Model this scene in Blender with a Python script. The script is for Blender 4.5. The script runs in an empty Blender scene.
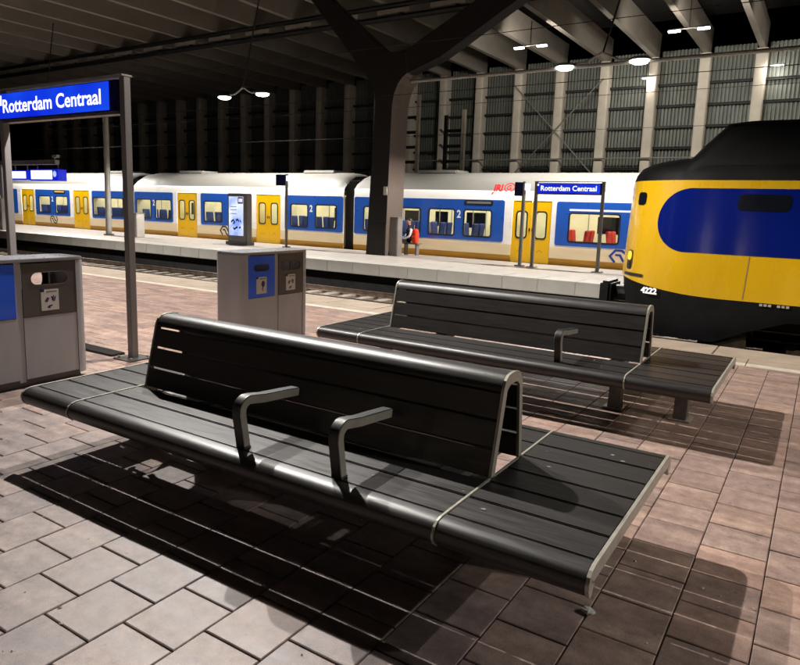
import bpy, bmesh, math, random
import mathutils
from mathutils import Vector, Matrix
random.seed(7)
S = bpy.context.scene
COL = S.collection
R = math.radians

# ------------------------------------------------------------------ camera
CAM_H = 1.66
YAW, PITCH, ROLL = R(-32.93306), R(9.21791), R(1.81218)
F_PX, CX, CY = 662.557, 390.068, 313.769
fw = Vector((math.sin(YAW)*math.cos(PITCH), math.cos(YAW)*math.cos(PITCH), -math.sin(PITCH)))
r0 = Vector((math.cos(YAW), -math.sin(YAW), 0)); u0 = r0.cross(fw)
rt = math.cos(ROLL)*r0 + math.sin(ROLL)*u0
up = -math.sin(ROLL)*r0 + math.cos(ROLL)*u0
cd = bpy.data.cameras.new('camera'); cam = bpy.data.objects.new('camera', cd); COL.objects.link(cam)
cam.matrix_world = Matrix(((rt.x, up.x, -fw.x, 0), (rt.y, up.y, -fw.y, 0), (rt.z, up.z, -fw.z, CAM_H), (0, 0, 0, 1)))
cd.sensor_fit = 'HORIZONTAL'; cd.sensor_width = 36; cd.lens = F_PX/800*36
cd.shift_x = (400-CX)/800; cd.shift_y = -(332.5-CY)/800
cd.clip_start = .05; cd.clip_end = 400
S.camera = cam
def project(P):
    d = Vector(P) - Vector((0, 0, CAM_H)); z = d.dot(fw)
    return (CX + F_PX*d.dot(rt)/z, CY - F_PX*d.dot(up)/z, z)

# ------------------------------------------------------------------ night sky, exposure
W = bpy.data.worlds.new('World'); S.world = W; W.use_nodes = True
wn = W.node_tree.nodes; bg = wn['Background']
sky = wn.new('ShaderNodeTexSky'); sky.sky_type = 'NISHITA'; sky.sun_disc = False
sky.sun_elevation = R(-4); sky.sun_rotation = R(200)
W.node_tree.links.new(sky.outputs[0], bg.inputs[0]); bg.inputs[1].default_value = .006
S.view_settings.view_transform = 'Standard'; S.view_settings.look = 'None'
S.view_settings.exposure = 0; S.view_settings.gamma = 1; S.view_settings.use_curve_mapping = False

# lamp powers (watts of the luminaires hanging over the platforms)
P_NEAR, P_FAR, P_BEAM = 1180, 1250, 520

# ------------------------------------------------------------------ materials
def srgb(r, g, b):
    f = lambda c: (c/255/12.92) if c/255 <= .04045 else ((c/255+.055)/1.055)**2.4
    return (f(r), f(g), f(b), 1)
M = {}
def pm(name, col, rough=.5, metal=0., var=.18, scale=6., bump=.0, bscale=80., coat=0., spec=.5, rvar=.1, stretch=None):
    """principled surface with uneven colour, uneven gloss and fine relief"""
    m = bpy.data.materials.new(name); m.use_nodes = True; M[name] = m
    nt = m.node_tree; N = nt.nodes; L = nt.links; b = N['Principled BSDF']
    if len(col) == 3: col = (*col, 1)
    tc = N.new('ShaderNodeTexCoord'); src = tc.outputs['Object']
    if stretch:
        mp = N.new('ShaderNodeMapping'); mp.inputs['Scale'].default_value = stretch; L.new(src, mp.inputs[0]); src = mp.outputs[0]
    n1 = N.new('ShaderNodeTexNoise'); n1.inputs['Scale'].default_value = scale; n1.inputs['Detail'].default_value = 6; L.new(src, n1.inputs['Vector'])
    mr = N.new('ShaderNodeMapRange'); mr.inputs['From Min'].default_value = .3; mr.inputs['From Max'].default_value = .7
    mr.inputs['To Min'].default_value = 1-var; mr.inputs['To Max'].default_value = 1+var; L.new(n1.outputs[0], mr.inputs[0])
    mx = N.new('ShaderNodeMix'); mx.data_type = 'RGBA'; mx.blend_type = 'MULTIPLY'; mx.inputs[0].default_value = 1
    mx.inputs[6].default_value = col; L.new(mr.outputs[0], mx.inputs[7]); L.new(mx.outputs[2], b.inputs['Base Color'])
    rr = N.new('ShaderNodeMapRange'); rr.inputs['From Min'].default_value = .3; rr.inputs['From Max'].default_value = .7
    rr.inputs['To Min'].default_value = max(.02, rough-rvar); rr.inputs['To Max'].default_value = min(1, rough+rvar)
    n2 = N.new('ShaderNodeTexNoise'); n2.inputs['Scale'].default_value = scale*2.7; n2.inputs['Detail'].default_value = 4; L.new(src, n2.inputs['Vector'])
    L.new(n2.outputs[0], rr.inputs[0]); L.new(rr.outputs[0], b.inputs['Roughness'])
    b.inputs['Metallic'].default_value = metal; b.inputs['Coat Weight'].default_value = coat; b.inputs['Coat Roughness'].default_value = .08
    b.inputs['Specular IOR Level'].default_value = spec
    if bump:
        n3 = N.new('ShaderNodeTexNoise'); n3.inputs['Scale'].default_value = bscale; n3.inputs['Detail'].default_value = 5; L.new(src, n3.inputs['Vector'])
        bp = N.new('ShaderNodeBump'); bp.inputs['Strength'].default_value = bump; bp.inputs['Distance'].default_value = .004
        L.new(n3.outputs[0], bp.inputs['Height']); L.new(bp.outputs[0], b.inputs['Normal'])
    return m
def em(name, col, strength, base=(.02, .02, .02, 1)):
    m = bpy.data.materials.new(name); m.use_nodes = True; M[name] = m
    b = m.node_tree.nodes['Principled BSDF']; b.inputs['Base Color'].default_value = base
    if len(col) == 3: col = (*col, 1)
    b.inputs['Emission Color'].default_value = col; b.inputs['Emission Strength'].default_value = strength; b.inputs['Roughness'].default_value = .25
    return m
def lightbox(name, c1, c2, strength, scale):
    """back-lit plastic: tubes behind it make it unevenly bright"""
    m = em(name, c1, strength); nt = m.node_tree; N = nt.nodes; L = nt.links
    tc = N.new('ShaderNodeTexCoord'); n = N.new('ShaderNodeTexNoise'); n.inputs['Scale'].default_value = scale
    L.new(tc.outputs['Object'], n.inputs['Vector'])
    rp = N.new('ShaderNodeValToRGB'); rp.color_ramp.elements[0].position = .35; rp.color_ramp.elements[1].position = .7
    rp.color_ramp.elements[0].color = c1; rp.color_ramp.elements[1].color = c2
    L.new(n.outputs[0], rp.inputs[0]); L.new(rp.outputs[0], N['Principled BSDF'].inputs['Emission Color'])
    return m
def glassmat(name, tint, refl=.9):
    m = bpy.data.materials.new(name); m.use_nodes = True; M[name] = m
    nt = m.node_tree; N = nt.nodes; L = nt.links; N.remove(N['Principled BSDF'])
    t = N.new('ShaderNodeBsdfTransparent'); t.inputs[0].default_value = (*tint, 1)
    g = N.new('ShaderNodeBsdfGlossy'); g.inputs['Roughness'].default_value = .02
    ge = N.new('ShaderNodeNewGeometry'); dt = N.new('ShaderNodeVectorMath'); dt.operation = 'DOT_PRODUCT'
    L.new(ge.outputs['Incoming'], dt.inputs[0]); L.new(ge.outputs['Normal'], dt.inputs[1])
    def mth(op, a, b):
        n = N.new('ShaderNodeMath'); n.operation = op
        for i, v in enumerate((a, b)):
            if v is None: continue
            if isinstance(v, (int, float)): n.inputs[i].default_value = v
            else: L.new(v, n.inputs[i])
        return n
    f = mth('ADD', mth('MULTIPLY', mth('POWER', mth('SUBTRACT', 1., mth('ABSOLUTE', dt.outputs['Value'], None).outputs[0]).outputs[0], 5.).outputs[0], .95).outputs[0], .05)
    x = N.new('ShaderNodeMixShader'); L.new(f.outputs[0], x.inputs[0]); L.new(t.outputs[0], x.inputs[1]); L.new(g.outputs[0], x.inputs[2])
    L.new(x.outputs[0], N['Material Output'].inputs[0]); return m

TILE, TX0, TYE, TYO = .3, -.059, .105, .255
def tilemat(name):
    """concrete paving slabs: every slab has its own tone (picked by its place in the bond), stains, grain"""
    m = bpy.data.materials.new(name); m.use_nodes = True; M[name] = m
    nt = m.node_tree; N = nt.nodes; L = nt.links; b = N['Principled BSDF']
    def math_(op, a, bb=None, c=None):
        n = N.new('ShaderNodeMath'); n.operation = op
        for i, v in enumerate((a, bb, c)):
            if v is None: continue
            if isinstance(v, (int, float)): n.inputs[i].default_value = v
            else: L.new(v, n.inputs[i])
        return n.outputs[0]
    g = N.new('ShaderNodeNewGeometry'); sp = N.new('ShaderNodeSeparateXYZ'); L.new(g.outputs['Position'], sp.inputs[0])
    i = math_('FLOOR', math_('DIVIDE', math_('SUBTRACT', sp.outputs[0], TX0), TILE))
    par = math_('MULTIPLY', math_('FLOORED_MODULO', i, 2.), TYO-TYE)
    j = math_('FLOOR', math_('DIVIDE', math_('SUBTRACT', math_('SUBTRACT', sp.outputs[1], TYE), par), TILE))
    cb = N.new('ShaderNodeCombineXYZ'); L.new(i, cb.inputs[0]); L.new(j, cb.inputs[1])
    wn_ = N.new('ShaderNodeTexWhiteNoise'); wn_.noise_dimensions = '2D'; L.new(cb.outputs[0], wn_.inputs['Vector'])
    wsep = N.new('ShaderNodeSeparateColor'); L.new(wn_.outputs['Color'], wsep.inputs[0])
    rp = N.new('ShaderNodeValToRGB'); e = rp.color_ramp.elements
    e[0].position = 0; e[0].color = srgb(150, 138, 135); e[1].position = 1; e[1].color = srgb(172, 154, 147)
    for pos, c in ((.3, (158, 147, 144)), (.55, (165, 152, 147)), (.85, (170, 156, 149))):
        q = e.new(pos); q.color = srgb(*c)
    L.new(wsep.outputs[0], rp.inputs[0])
    # broad wear: greyer towards the left rows, worn pink and orange patches near the shelter line
    n1 = N.new('ShaderNodeTexNoise'); n1.inputs['Scale'].default_value = .55; n1.inputs['Detail'].default_value = 3; L.new(g.outputs['Position'], n1.inputs['Vector'])
    c1 = N.new('ShaderNodeValToRGB'); c1.color_ramp.elements[0].position = .16; c1.color_ramp.elements[1].position = .40
    c1.color_ramp.elements[0].color = (.72, .695, .70, 1); c1.color_ramp.elements[1].color = (1.24, 1.05, .93, 1); q = c1.color_ramp.elements.new(.64); q.color = (1.02, .87, .79, 1)
    bt = math_('ADD', math_('ADD', math_('MULTIPLY', sp.outputs[0], .06), math_('MULTIPLY', sp.outputs[1], .30)), -.66)
    bt = math_('ADD', bt, math_('MULTIPLY', math_('SUBTRACT', wsep.outputs[1], .5), .12))
    L.new(math_('ADD', math_('MULTIPLY', n1.outputs[0], .5), math_('MULTIPLY', bt, .5)), c1.inputs[0])
    m1 = N.new('ShaderNodeMix'); m1.data_type = 'RGBA'; m1.blend_type = 'MULTIPLY'; m1.inputs[0].default_value = 1
    L.new(rp.outputs[0], m1.inputs[6]); L.new(c1.outputs[0], m1.inputs[7])
    # stains running across the slabs
    mp = N.new('ShaderNodeMapping'); mp.inputs['Scale'].default_value = (1.1, 5.5, 1); L.new(g.outputs['Position'], mp.inputs[0])
    n2 = N.new('ShaderNodeTexNoise'); n2.inputs['Scale'].default_value = 1.6; n2.inputs['Detail'].default_value = 5; L.new(mp.outputs[0], n2.inputs['Vector'])
    c2 = N.new('ShaderNodeValToRGB'); c2.color_ramp.elements[0].position = .4; c2.color_ramp.elements[1].position = .66
    c2.color_ramp.elements[0].color = (.74, .71, .71, 1); c2.color_ramp.elements[1].color = (1.10, 1.08, 1.05, 1)
    L.new(n2.outputs[0], c2.inputs[0])
    m2 = N.new('ShaderNodeMix'); m2.data_type = 'RGBA'; m2.blend_type = 'MULTIPLY'; m2.inputs[0].default_value = 1
    L.new(m1.outputs[2], m2.inputs[6]); L.new(c2.outputs[0], m2.inputs[7])
    # grain
    n3 = N.new('ShaderNodeTexNoise'); n3.inputs['Scale'].default_value = 190; n3.inputs['Detail'].default_value = 3; L.new(g.outputs['Position'], n3.inputs['Vector'])
    n5 = N.new('ShaderNodeTexNoise'); n5.inputs['Scale'].default_value = 14; n5.inputs['Detail'].default_value = 7; n5.inputs['Roughness'].default_value = .7; L.new(g.outputs['Position'], n5.inputs['Vector'])
    gr = math_('ADD', math_('MULTIPLY', n3.outputs[0], .42), math_('MULTIPLY', n5.outputs[0], .63))
    mr = N.new('ShaderNodeMapRange'); mr.inputs['From Min'].default_value = .36; mr.inputs['From Max'].default_value = .7; mr.inputs['To Min'].default_value = .56; mr.inputs['To Max'].default_value = 1.34
    L.new(gr, mr.inputs[0])
    m3 = N.new('ShaderNodeMix'); m3.data_type = 'RGBA'; m3.blend_type = 'MULTIPLY'; m3.inputs[0].default_value = 1
    L.new(m2.outputs[2], m3.inputs[6]); L.new(mr.outputs[0], m3.inputs[7])
    # small dark spots of dropped gum
    vo = N.new('ShaderNodeTexVoronoi'); vo.inputs['Scale'].default_value = 7.5; L.new(g.outputs['Position'], vo.inputs['Vector'])
    sp_ = N.new('ShaderNodeMapRange'); sp_.inputs['From Min'].default_value = .05; sp_.inputs['From Max'].default_value = .085; sp_.inputs['To Min'].default_value = .6; L.new(vo.outputs['Distance'], sp_.inputs[0])
    m4 = N.new('ShaderNodeMix'); m4.data_type = 'RGBA'; m4.blend_type = 'MULTIPLY'; m4.inputs[0].default_value = 1
    L.new(m3.outputs[2], m4.inputs[6]); L.new(sp_.outputs[0], m4.inputs[7])
    L.new(m4.outputs[2], b.inputs['Base Color'])
    rr = N.new('ShaderNodeMapRange'); rr.inputs['To Min'].default_value = .38; rr.inputs['To Max'].default_value = .72; L.new(n2.outputs[0], rr.inputs[0]); L.new(rr.outputs[0], b.inputs['Roughness'])
    bp = N.new('ShaderNodeBump'); bp.inputs['Strength'].default_value = .25; bp.inputs['Distance'].default_value = .003; L.new(gr, bp.inputs['Height']); L.new(bp.outputs[0], b.inputs['Normal'])
    return m

tilemat('paving')
pm('joint', (.035, .03, .027), .9, var=.4, scale=20)
pm('coping', srgb(168, 152, 136), .6, var=.15, scale=3, bump=.3, bscale=120)
pm('whiteline', srgb(196, 188, 172), .6, var=.15, scale=9, bump=.2)
pm('far_floor', srgb(168, 160, 152), .5, var=.1, scale=2.2, bump=.1)
pm('far_edge', srgb(166, 162, 154), .6, var=.14, scale=1.4, bump=.3, bscale=40)
pm('dark_wall', (.012, .011, .011), .8, var=.5, scale=3)
pm('soil', (.02, .018, .016), .95, var=.5, scale=12, bump=1, bscale=30)
pm('sleeper', srgb(128, 118, 106), .8, var=.3, scale=6, bump=.4)
pm('rail_steel', (.22, .17, .14), .35, .9, var=.3, scale=5)
pm('slat', (.025, .022, .0205), .42, var=.22, scale=34, stretch=(.07, 1, 1), rvar=.08, spec=.55)
pm('frame_metal', srgb(172, 167, 155), .42, .25, var=.12, scale=14, bump=.05)
pm('cast_metal', (.16, .15, .14), .5, .6, var=.2, scale=12, bump=.2)
pm('cast_pale', srgb(128, 124, 118), .7, var=.2, scale=20)
pm('rubber', (.010, .010, .010), .5, var=.2, scale=20, bump=.1)
pm('bin_grey', srgb(178, 180, 185), .45, .2, var=.07, scale=5, bump=.04, stretch=(1, 1, .3))
pm('bin_dark', srgb(88, 84, 82), .38, .15, var=.08, scale=7)
pm('bin_blue', srgb(18, 98, 250), .32, 0, rvar=.03, var=.02, scale=6, coat=.3)
pm('bin_top', srgb(158, 158, 164), .3, .5, rvar=.04, var=.04, scale=5)
pm('black', (.006, .006, .006), .5, var=.3)
pm('sticker', srgb(214, 212, 206), .5, var=.04)
pm('ink_blue', srgb(22, 34, 92), .5, var=.1)
pm('post_grey', srgb(128, 124, 122), .45, .15, var=.1, scale=6, bump=.05, stretch=(1, 1, .2))
pm('post_pale', srgb(150, 146, 138), .45, .2, var=.1, scale=6)
pm('sign_edge', srgb(8, 14, 70), .35, 0, var=.1)
lightbox('sign_glow', srgb(4, 24, 214), srgb(24, 84, 244), 1.0, 1.1)
lightbox('sign_glow_far', srgb(6, 14, 170), srgb(20, 60, 230), 1.15, 1.2)
em('text_glow', srgb(246, 246, 255), 1.5)
lightbox('screen_glow', srgb(120, 150, 238), srgb(238, 242, 255), 1.3, 1.6)
em('screen_white', srgb(235, 240, 255), 1.9)
em('screen_blue', srgb(14, 34, 210), .9)
pm('screen_ink', srgb(24, 30, 76), .4)
pm('screen_accent', srgb(176, 108, 90), .4)
pm('train_white', srgb(244, 242, 238), .32, var=.05, scale=1.2, coat=.4, stretch=(.4, 1, 2))
pm('train_cream', srgb(230, 210, 172), .36, var=.08, scale=1.5, coat=.3, stretch=(.4, 1, 3))
pm('train_ochre', srgb(206, 150, 40), .4, var=.14, scale=2, stretch=(.5, 1, 4))
pm('train_roof', srgb(118, 116, 110), .55, var=.06, scale=1.6, stretch=(.5, 1, 1))
pm('train_blue', srgb(30, 84, 176), .3, rvar=.03, var=.02, scale=2, coat=.5)
pm('train_yellow', srgb(236, 184, 4), .32, rvar=.03, var=.02, scale=2, coat=.5)
pm('gasket', (.012, .012, .014), .4)
pm('bellows', (.022, .019, .018), .7, var=.3)
glassmat('window_glass', (.86, .9, .86))
glassmat('door_glass', (.8, .86, .78))
pm('cabin_cream', srgb(224, 216, 186), .6, var=.1, scale=2)
pm('cabin_floor', srgb(70, 66, 70), .6)
em('cabin_lamp', (1, .94, .78), 14)
pm('seat_red', srgb(196, 34, 22), .7, var=.15)
pm('seat_blue', srgb(40, 62, 130), .7, var=.15)
pm('graffiti', srgb(176, 26, 34), .5, var=.1)
pm('number_white', srgb(232, 234, 236), .45, var=.03)
pm('logo_dark', srgb(44, 46, 58), .4)
pm('logo_blue', srgb(36, 60, 150), .4)
em('led_amber', (1, .6, .08), .9)
pm('koplo_yellow', (.43, .25, .003), .28, var=.13, scale=1.4, coat=.55, stretch=(1, 1, .35), bump=.02, bscale=3)
pm('koplo_blue', srgb(6, 20, 88), .12, var=.1, scale=1.5, coat=.8, stretch=(1, 1, .3), bump=.03, bscale=2.5, rvar=.04)
pm('koplo_roof', (.0025, .0024, .0023), .6, var=.4, scale=2, spec=.12)
pm('koplo_skirt', (.0035, .0036, .004), .55, var=.4, scale=4, spec=.15)
pm('koplo_bogie', (.13, .09, .06), .75, var=.5, scale=8, bump=.4)
pm('koplo_glass', (.004, .005, .008), .06, var=.1)
em('headlamp', (1, .78, .03), 1.1)
pm('concrete_col', srgb(226, 214, 194), .7, var=.12, scale=1.2, bump=.3, bscale=20)
pm('ribbed', srgb(122, 125, 115), .5, .1, var=.12, scale=.9, stretch=(1, 1, .4))
pm('wall_rail', srgb(46, 46, 42), .6, .1, var=.2)
pm('roof_wood', srgb(150, 140, 127), .65, var=.18, scale=.8, stretch=(3, .5, 1))
pm('roof_deck', (.03, .026, .022), .85, var=.3)
pm('dark_steel', (.014, .012, .011), .5, .2, var=.3)
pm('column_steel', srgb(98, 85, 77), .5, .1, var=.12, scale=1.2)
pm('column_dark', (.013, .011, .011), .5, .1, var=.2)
pm('lamp_body', (.3, .3, .3), .4, .6)
em('lamp_lens', (1, .97, .92), 26)
em('lamp_small', (1, .96, .86), 14)
pm('cabinet', srgb(132, 126, 122), .5, .3, var=.1)
pm('pale_cabinet', srgb(178, 172, 164), .5, .2, var=.1)
pm('skin', srgb(206, 150, 122), .55)
pm('hair', (.02, .014, .01), .5)
pm('coat_dark', (.014, .012, .016), .8)
pm('sleeve', srgb(206, 200, 204), .8)
pm('orange_red', srgb(232, 64, 24), .6, var=.12, scale=8)
pm('litter', srgb(206, 196, 180), .8)

# ------------------------------------------------------------------ helpers
class MB:
    def __init__(s): s.v = []; s.f = []; s.m = []
    def add(s, vs, fs, mi=0):
        o = len(s.v); s.v += [tuple(q) for q in vs]; s.f += [tuple(o+i for i in f) for f in fs]; s.m += [mi]*len(fs); return s
    def box(s, x0, x1, y0, y1, z0, z1, mi=0):
        return s.add([(x0,y0,z0),(x1,y0,z0),(x1,y1,z0),(x0,y1,z0),(x0,y0,z1),(x1,y0,z1),(x1,y1,z1),(x0,y1,z1)],
                     [(3,2,1,0),(4,5,6,7),(0,1,5,4),(1,2,6,5),(2,3,7,6),(3,0,4,7)], mi)
    def prism(s, pts, a0, a1, axis='x', mi=0):
        """polygon (u,v) swept along an axis; x: (y,z)  y: (x,z)  z: (x,y)"""
        n = len(pts)
        mk = {'x': lambda u, v, a: (a, u, v), 'y': lambda u, v, a: (u, a, v), 'z': lambda u, v, a: (u, v, a)}[axis]
        vs = [mk(u, v, a0) for u, v in pts]+[mk(u, v, a1) for u, v in pts]
        fs = [tuple(range(n-1, -1, -1)), tuple(range(n, 2*n))]+[(i, (i+1) % n, n+(i+1) % n, n+i) for i in range(n)]
        return s.add(vs, fs, mi)
    def strip(s, outer, inner, a0, a1, mi=0):
        """band between two (y,z) polylines of equal length, swept along x"""
        n = len(outer); vs = []
        for a in (a0, a1): vs += [(a, *q) for q in outer]+[(a, *q) for q in inner]
        fs = []
        for i in range(n-1):
            fs += [(i, i+1, 2*n+i+1, 2*n+i), (n+i+1, n+i, 3*n+i, 3*n+i+1), (i+1, i, n+i, n+i+1), (2*n+i, 2*n+i+1, 3*n+i+1, 3*n+i)]
        fs += [(0, 2*n, 3*n, n), (n-1, 2*n-1, 4*n-1, 3*n-1)]
        return s.add(vs, fs, mi)
    def tube(s, path, r, n=8, mi=0):
        path = [Vector(q) for q in path]; rings = []
        for i, q in enumerate(path):
            d = (path[min(i+1, len(path)-1)]-path[max(i-1, 0)]).normalized()
            a = Vector((0, 0, 1)) if abs(d.z) < .9 else Vector((1, 0, 0))
            e1 = d.cross(a).normalized(); e2 = d.cross(e1)
            rr = r[i] if isinstance(r, (list, tuple)) else r
            rings.append([q+rr*(math.cos(t)*e1+math.sin(t)*e2) for t in (2*math.pi*k/n for k in range(n))])
        vs = [q for rg in rings for q in rg]; fs = []
        for i in range(len(rings)-1):
            for k in range(n): fs.append((i*n+k, i*n+(k+1) % n, (i+1)*n+(k+1) % n, (i+1)*n+k))
        fs += [tuple(range(n-1, -1, -1)), tuple(range((len(rings)-1)*n, len(rings)*n))]
        return s.add(vs, fs, mi)
    def loft(s, rings, close=True, caps=(True, True), mi=0):
        n = len(rings[0]); vs = [q for rg in rings for q in rg]; fs = []
        for i in range(len(rings)-1):
            for k in range(n if close else n-1): fs.append((i*n+k, i*n+(k+1) % n, (i+1)*n+(k+1) % n, (i+1)*n+k))
        if caps[0]: fs.append(tuple(range(n-1, -1, -1)))
        if caps[1]: fs.append(tuple(range((len(rings)-1)*n, len(rings)*n)))
        return s.add(vs, fs, mi)
    def build(s, name, mat, parent=None, bevel=0, smooth=False, seg=2):
        me = bpy.data.meshes.new(name)
        off = root_loc(parent) if parent else Vector((0, 0, 0))
        me.from_pydata([tuple(Vector(q)-off) for q in s.v], [], s.f)
        for mm in (mat if isinstance(mat, (list, tuple)) else [mat]): me.materials.append(M[mm])
        for p, i in zip(me.polygons, s.m): p.material_index = i
        bm = bmesh.new(); bm.from_mesh(me)
        bmesh.ops.recalc_face_normals(bm, faces=bm.faces)
        if bevel:
            ed = [e for e in bm.edges if len(e.link_faces) == 2 and e.calc_face_angle(0) > R(25)]
            bmesh.ops.bevel(bm, geom=ed, offset=bevel, segments=seg, affect='EDGES', clamp_overlap=True)
        bm.to_mesh(me); bm.free()
        if smooth or bevel:
            for p in me.polygons: p.use_smooth = True
            try: me.set_sharp_from_angle(angle=R(35))
            except Exception: pass
        o = bpy.data.objects.new(name, me); COL.objects.link(o)
        if parent: o.parent = parent
        return o
def root_loc(o):
    while o.parent: o = o.parent
    return o.location
def tag(o, label=None, cat=None, group=None, kind=None):
    if label: o['label'] = label
    if cat: o['category'] = cat
    if group: o['group'] = group
    if kind: o['kind'] = kind
    return o
def thing(name, loc, label, cat, group=None):
    o = bpy.data.objects.new(name, None); o.empty_display_size = .1; COL.objects.link(o); o.location = loc
    return tag(o, label, cat, group)
def kids(o): return [c for c in bpy.data.objects if c.parent == o]
def copy_tree(o, parent=None):
    c = o.copy(); COL.objects.link(c)
    if parent: c.parent = parent
    for k in kids(o): copy_tree(k, c)
    return c
def rrect(x0, x1, z0, z1, r, n=4):
    pts = []
    for cx, cz, a in ((x1-r, z1-r, 0), (x0+r, z1-r, 90), (x0+r, z0+r, 180), (x1-r, z0+r, 270)):
        for k in range(n+1): t = R(a+90*k/n); pts.append((cx+r*math.cos(t), cz+r*math.sin(t)))
    return pts
def plate(outer, holes, a0, a1, axis):
    """flat plate with holes: (u,v) loops, thickness a0..a1 along axis"""
    bm = bmesh.new(); mk = {'x': lambda u, v: (a0, u, v), 'y': lambda u, v: (u, a0, v)}[axis]; ed = []
    for lp in [outer]+holes:
        vs = [bm.verts.new(mk(u, v)) for u, v in lp]
        ed += [bm.edges.new((vs[i], vs[(i+1) % len(vs)])) for i in range(len(vs))]
    bmesh.ops.triangle_fill(bm, edges=ed, use_beauty=True, use_dissolve=False)
    g = bmesh.ops.extrude_face_region(bm, geom=list(bm.faces))
    d = Vector((a1-a0, 0, 0)) if axis == 'x' else Vector((0, a1-a0, 0))
    bmesh.ops.translate(bm, vec=d, verts=[q for q in g['geom'] if isinstance(q, bmesh.types.BMVert)])
    bm.verts.index_update(); mb = MB(); mb.add([v.co[:] for v in bm.verts], [[v.index for v in f.verts] for f in bm.faces]); bm.free()
    return mb
def text_mb(body, size, bold=.02, sx=1.0):
    cu = bpy.data.curves.new('t', 'FONT'); cu.body = body; cu.size = size; cu.offset = bold*size; cu.resolution_u = 3; cu.fill_mode = 'FRONT'
    ob = bpy.data.objects.new('t', cu); COL.objects.link(ob)
    dg = bpy.context.evaluated_depsgraph_get(); me = bpy.data.meshes.new_from_object(ob.evaluated_get(dg))
    vs = [(v.co.x*sx, v.co.y) for v in me.vertices]; fs = [tuple(p.vertices) for p in me.polygons]
    bpy.data.objects.remove(ob); bpy.data.curves.remove(cu); bpy.data.meshes.remove(me)
    x0 = min(q[0] for q in vs); x1 = max(q[0] for q in vs)
    return [(q[0]-x0, q[1]) for q in vs], fs, x1-x0
def put_text(body, size, fn, bold=.02, sx=1.0):
    vs, fs, w = text_mb(body, size, bold, sx); mb = MB(); mb.add([fn(u, v) for u, v in vs], fs); return mb, w
def islands(mb):
    par = list(range(len(mb.v)))
    def fd(i):
        while par[i] != i: par[i] = par[par[i]]; i = par[i]
        return i
    for f in mb.f:
        for i in f[1:]: par[fd(i)] = fd(f[0])
    out = {}
    for f in mb.f: out.setdefault(fd(f[0]), []).append(f)
    res = []
    for fs in out.values():
        ids = sorted({i for f in fs for i in f}); mp = {i: k for k, i in enumerate(ids)}
        res.append(MB().add([mb.v[i] for i in ids], [tuple(mp[i] for i in f) for f in fs]))
    return res
def stroke(path, w, fn):
    """thick polyline drawn flat; fn maps (u,v) to a point"""
    mb = MB(); P = [Vector(q) for q in path]; Lf = []; Rt = []
    for i, q in enumerate(P):
        a = (P[i]-P[i-1]).normalized() if i else (P[1]-P[0]).normalized()
        b = (P[i+1]-P[i]).normalized() if i < len(P)-1 else a
        t = (a+b).normalized(); n = Vector((-t.y, t.x)); k = w/2/max(.5, n.dot(Vector((-a.y, a.x))))
        Lf.append(q+n*k); Rt.append(q-n*k)
    vs = [fn(*q) for q in Lf]+[fn(*q) for q in Rt]; n = len(P)
    return mb.add(vs, [(i, i+1, n+i+1, n+i) for i in range(n-1)])
def lamp(name, parent, loc, power, size=.18, col=(1, .955, .895), kind='SPOT', direction=(0, 0, -1), cone=156, batwing=False):
    ld = bpy.data.lights.new(name, kind); ld.energy = power; ld.color = col
    ld.shadow_soft_size = size
    if kind == 'SPOT': ld.spot_size = R(cone); ld.spot_blend = .3     # hooded luminaire, cut off above
    if batwing:       # street-lantern optics: throws more light sideways than straight down
        ld.use_nodes = True; N = ld.node_tree.nodes; L = ld.node_tree.links; e = N['Emission']
        g = N.new('ShaderNodeNewGeometry'); sp = N.new('ShaderNodeSeparateXYZ'); L.new(g.outputs['Incoming'], sp.inputs[0])
        a = N.new('ShaderNodeMath'); a.operation = 'ABSOLUTE'; L.new(sp.outputs[2], a.inputs[0])
        m = N.new('ShaderNodeMath'); m.operation = 'MAXIMUM'; L.new(a.outputs[0], m.inputs[0]); m.inputs[1].default_value = .42
        p = N.new('ShaderNodeMath'); p.operation = 'POWER'; L.new(m.outputs[0], p.inputs[0]); p.inputs[1].default_value = -1.8
        L.new(p.outputs[0], e.inputs['Strength'])
    o = bpy.data.objects.new(name, ld); COL.objects.link(o); o.parent = parent
    o.location = Vector(loc)-root_loc(parent)
    o.rotation_euler = Vector(direction).to_track_quat('-Z', 'Y').to_euler()
    return o

# ================================================================== SETTING
tag(MB().box(-160, 40, -60, 90, -1.3, -1.0).build('ground', 'soil'), kind='structure')

EDGE = 9.42
plat = tag(MB().box(-90, 16, -14, 8.28, -1.0, -.010).box(-90, 16, 8.2805, EDGE-.02, -1.0, -.012).build('platform', 'joint'), kind='structure')
# paving slabs: the 300 that show largest are objects, the rest one mesh
def slab_mb(x0, x1, y0, y1, zt, tilt=(0, 0)):
    c = .004; xm, ym = (x0+x1)/2, (y0+y1)/2
    zz = lambda x, y, z: z+tilt[0]*(x-xm)+tilt[1]*(y-ym)
    lo = [(x0,y0),(x1,y0),(x1,y1),(x0,y1)]; hi = [(x0+c,y0+c),(x1-c,y0+c),(x1-c,y1-c),(x0+c,y1-c)]
    vs = [(*q, -.012) for q in lo]+[(*q, zz(*q, zt-.003)) for q in lo]+[(*q, zz(*q, zt)) for q in hi]
    fs = [(0,1,5,4),(1,2,6,5),(2,3,7,6),(3,0,4,7),(4,5,9,8),(5,6,10,9),(6,7,11,10),(7,4,8,11),(8,9,10,11)]
    return vs, fs
cells = []
for k in range(-110, 22):
    xa = TX0+TILE*k; y = (TYE if k % 2 == 0 else TYO)-TILE*10
    while y < 8.28:
        y1 = min(y+TILE, 8.28)
        if y1-y > .05: cells.append((xa, xa+TILE, y, y1))
        y += TILE
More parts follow.
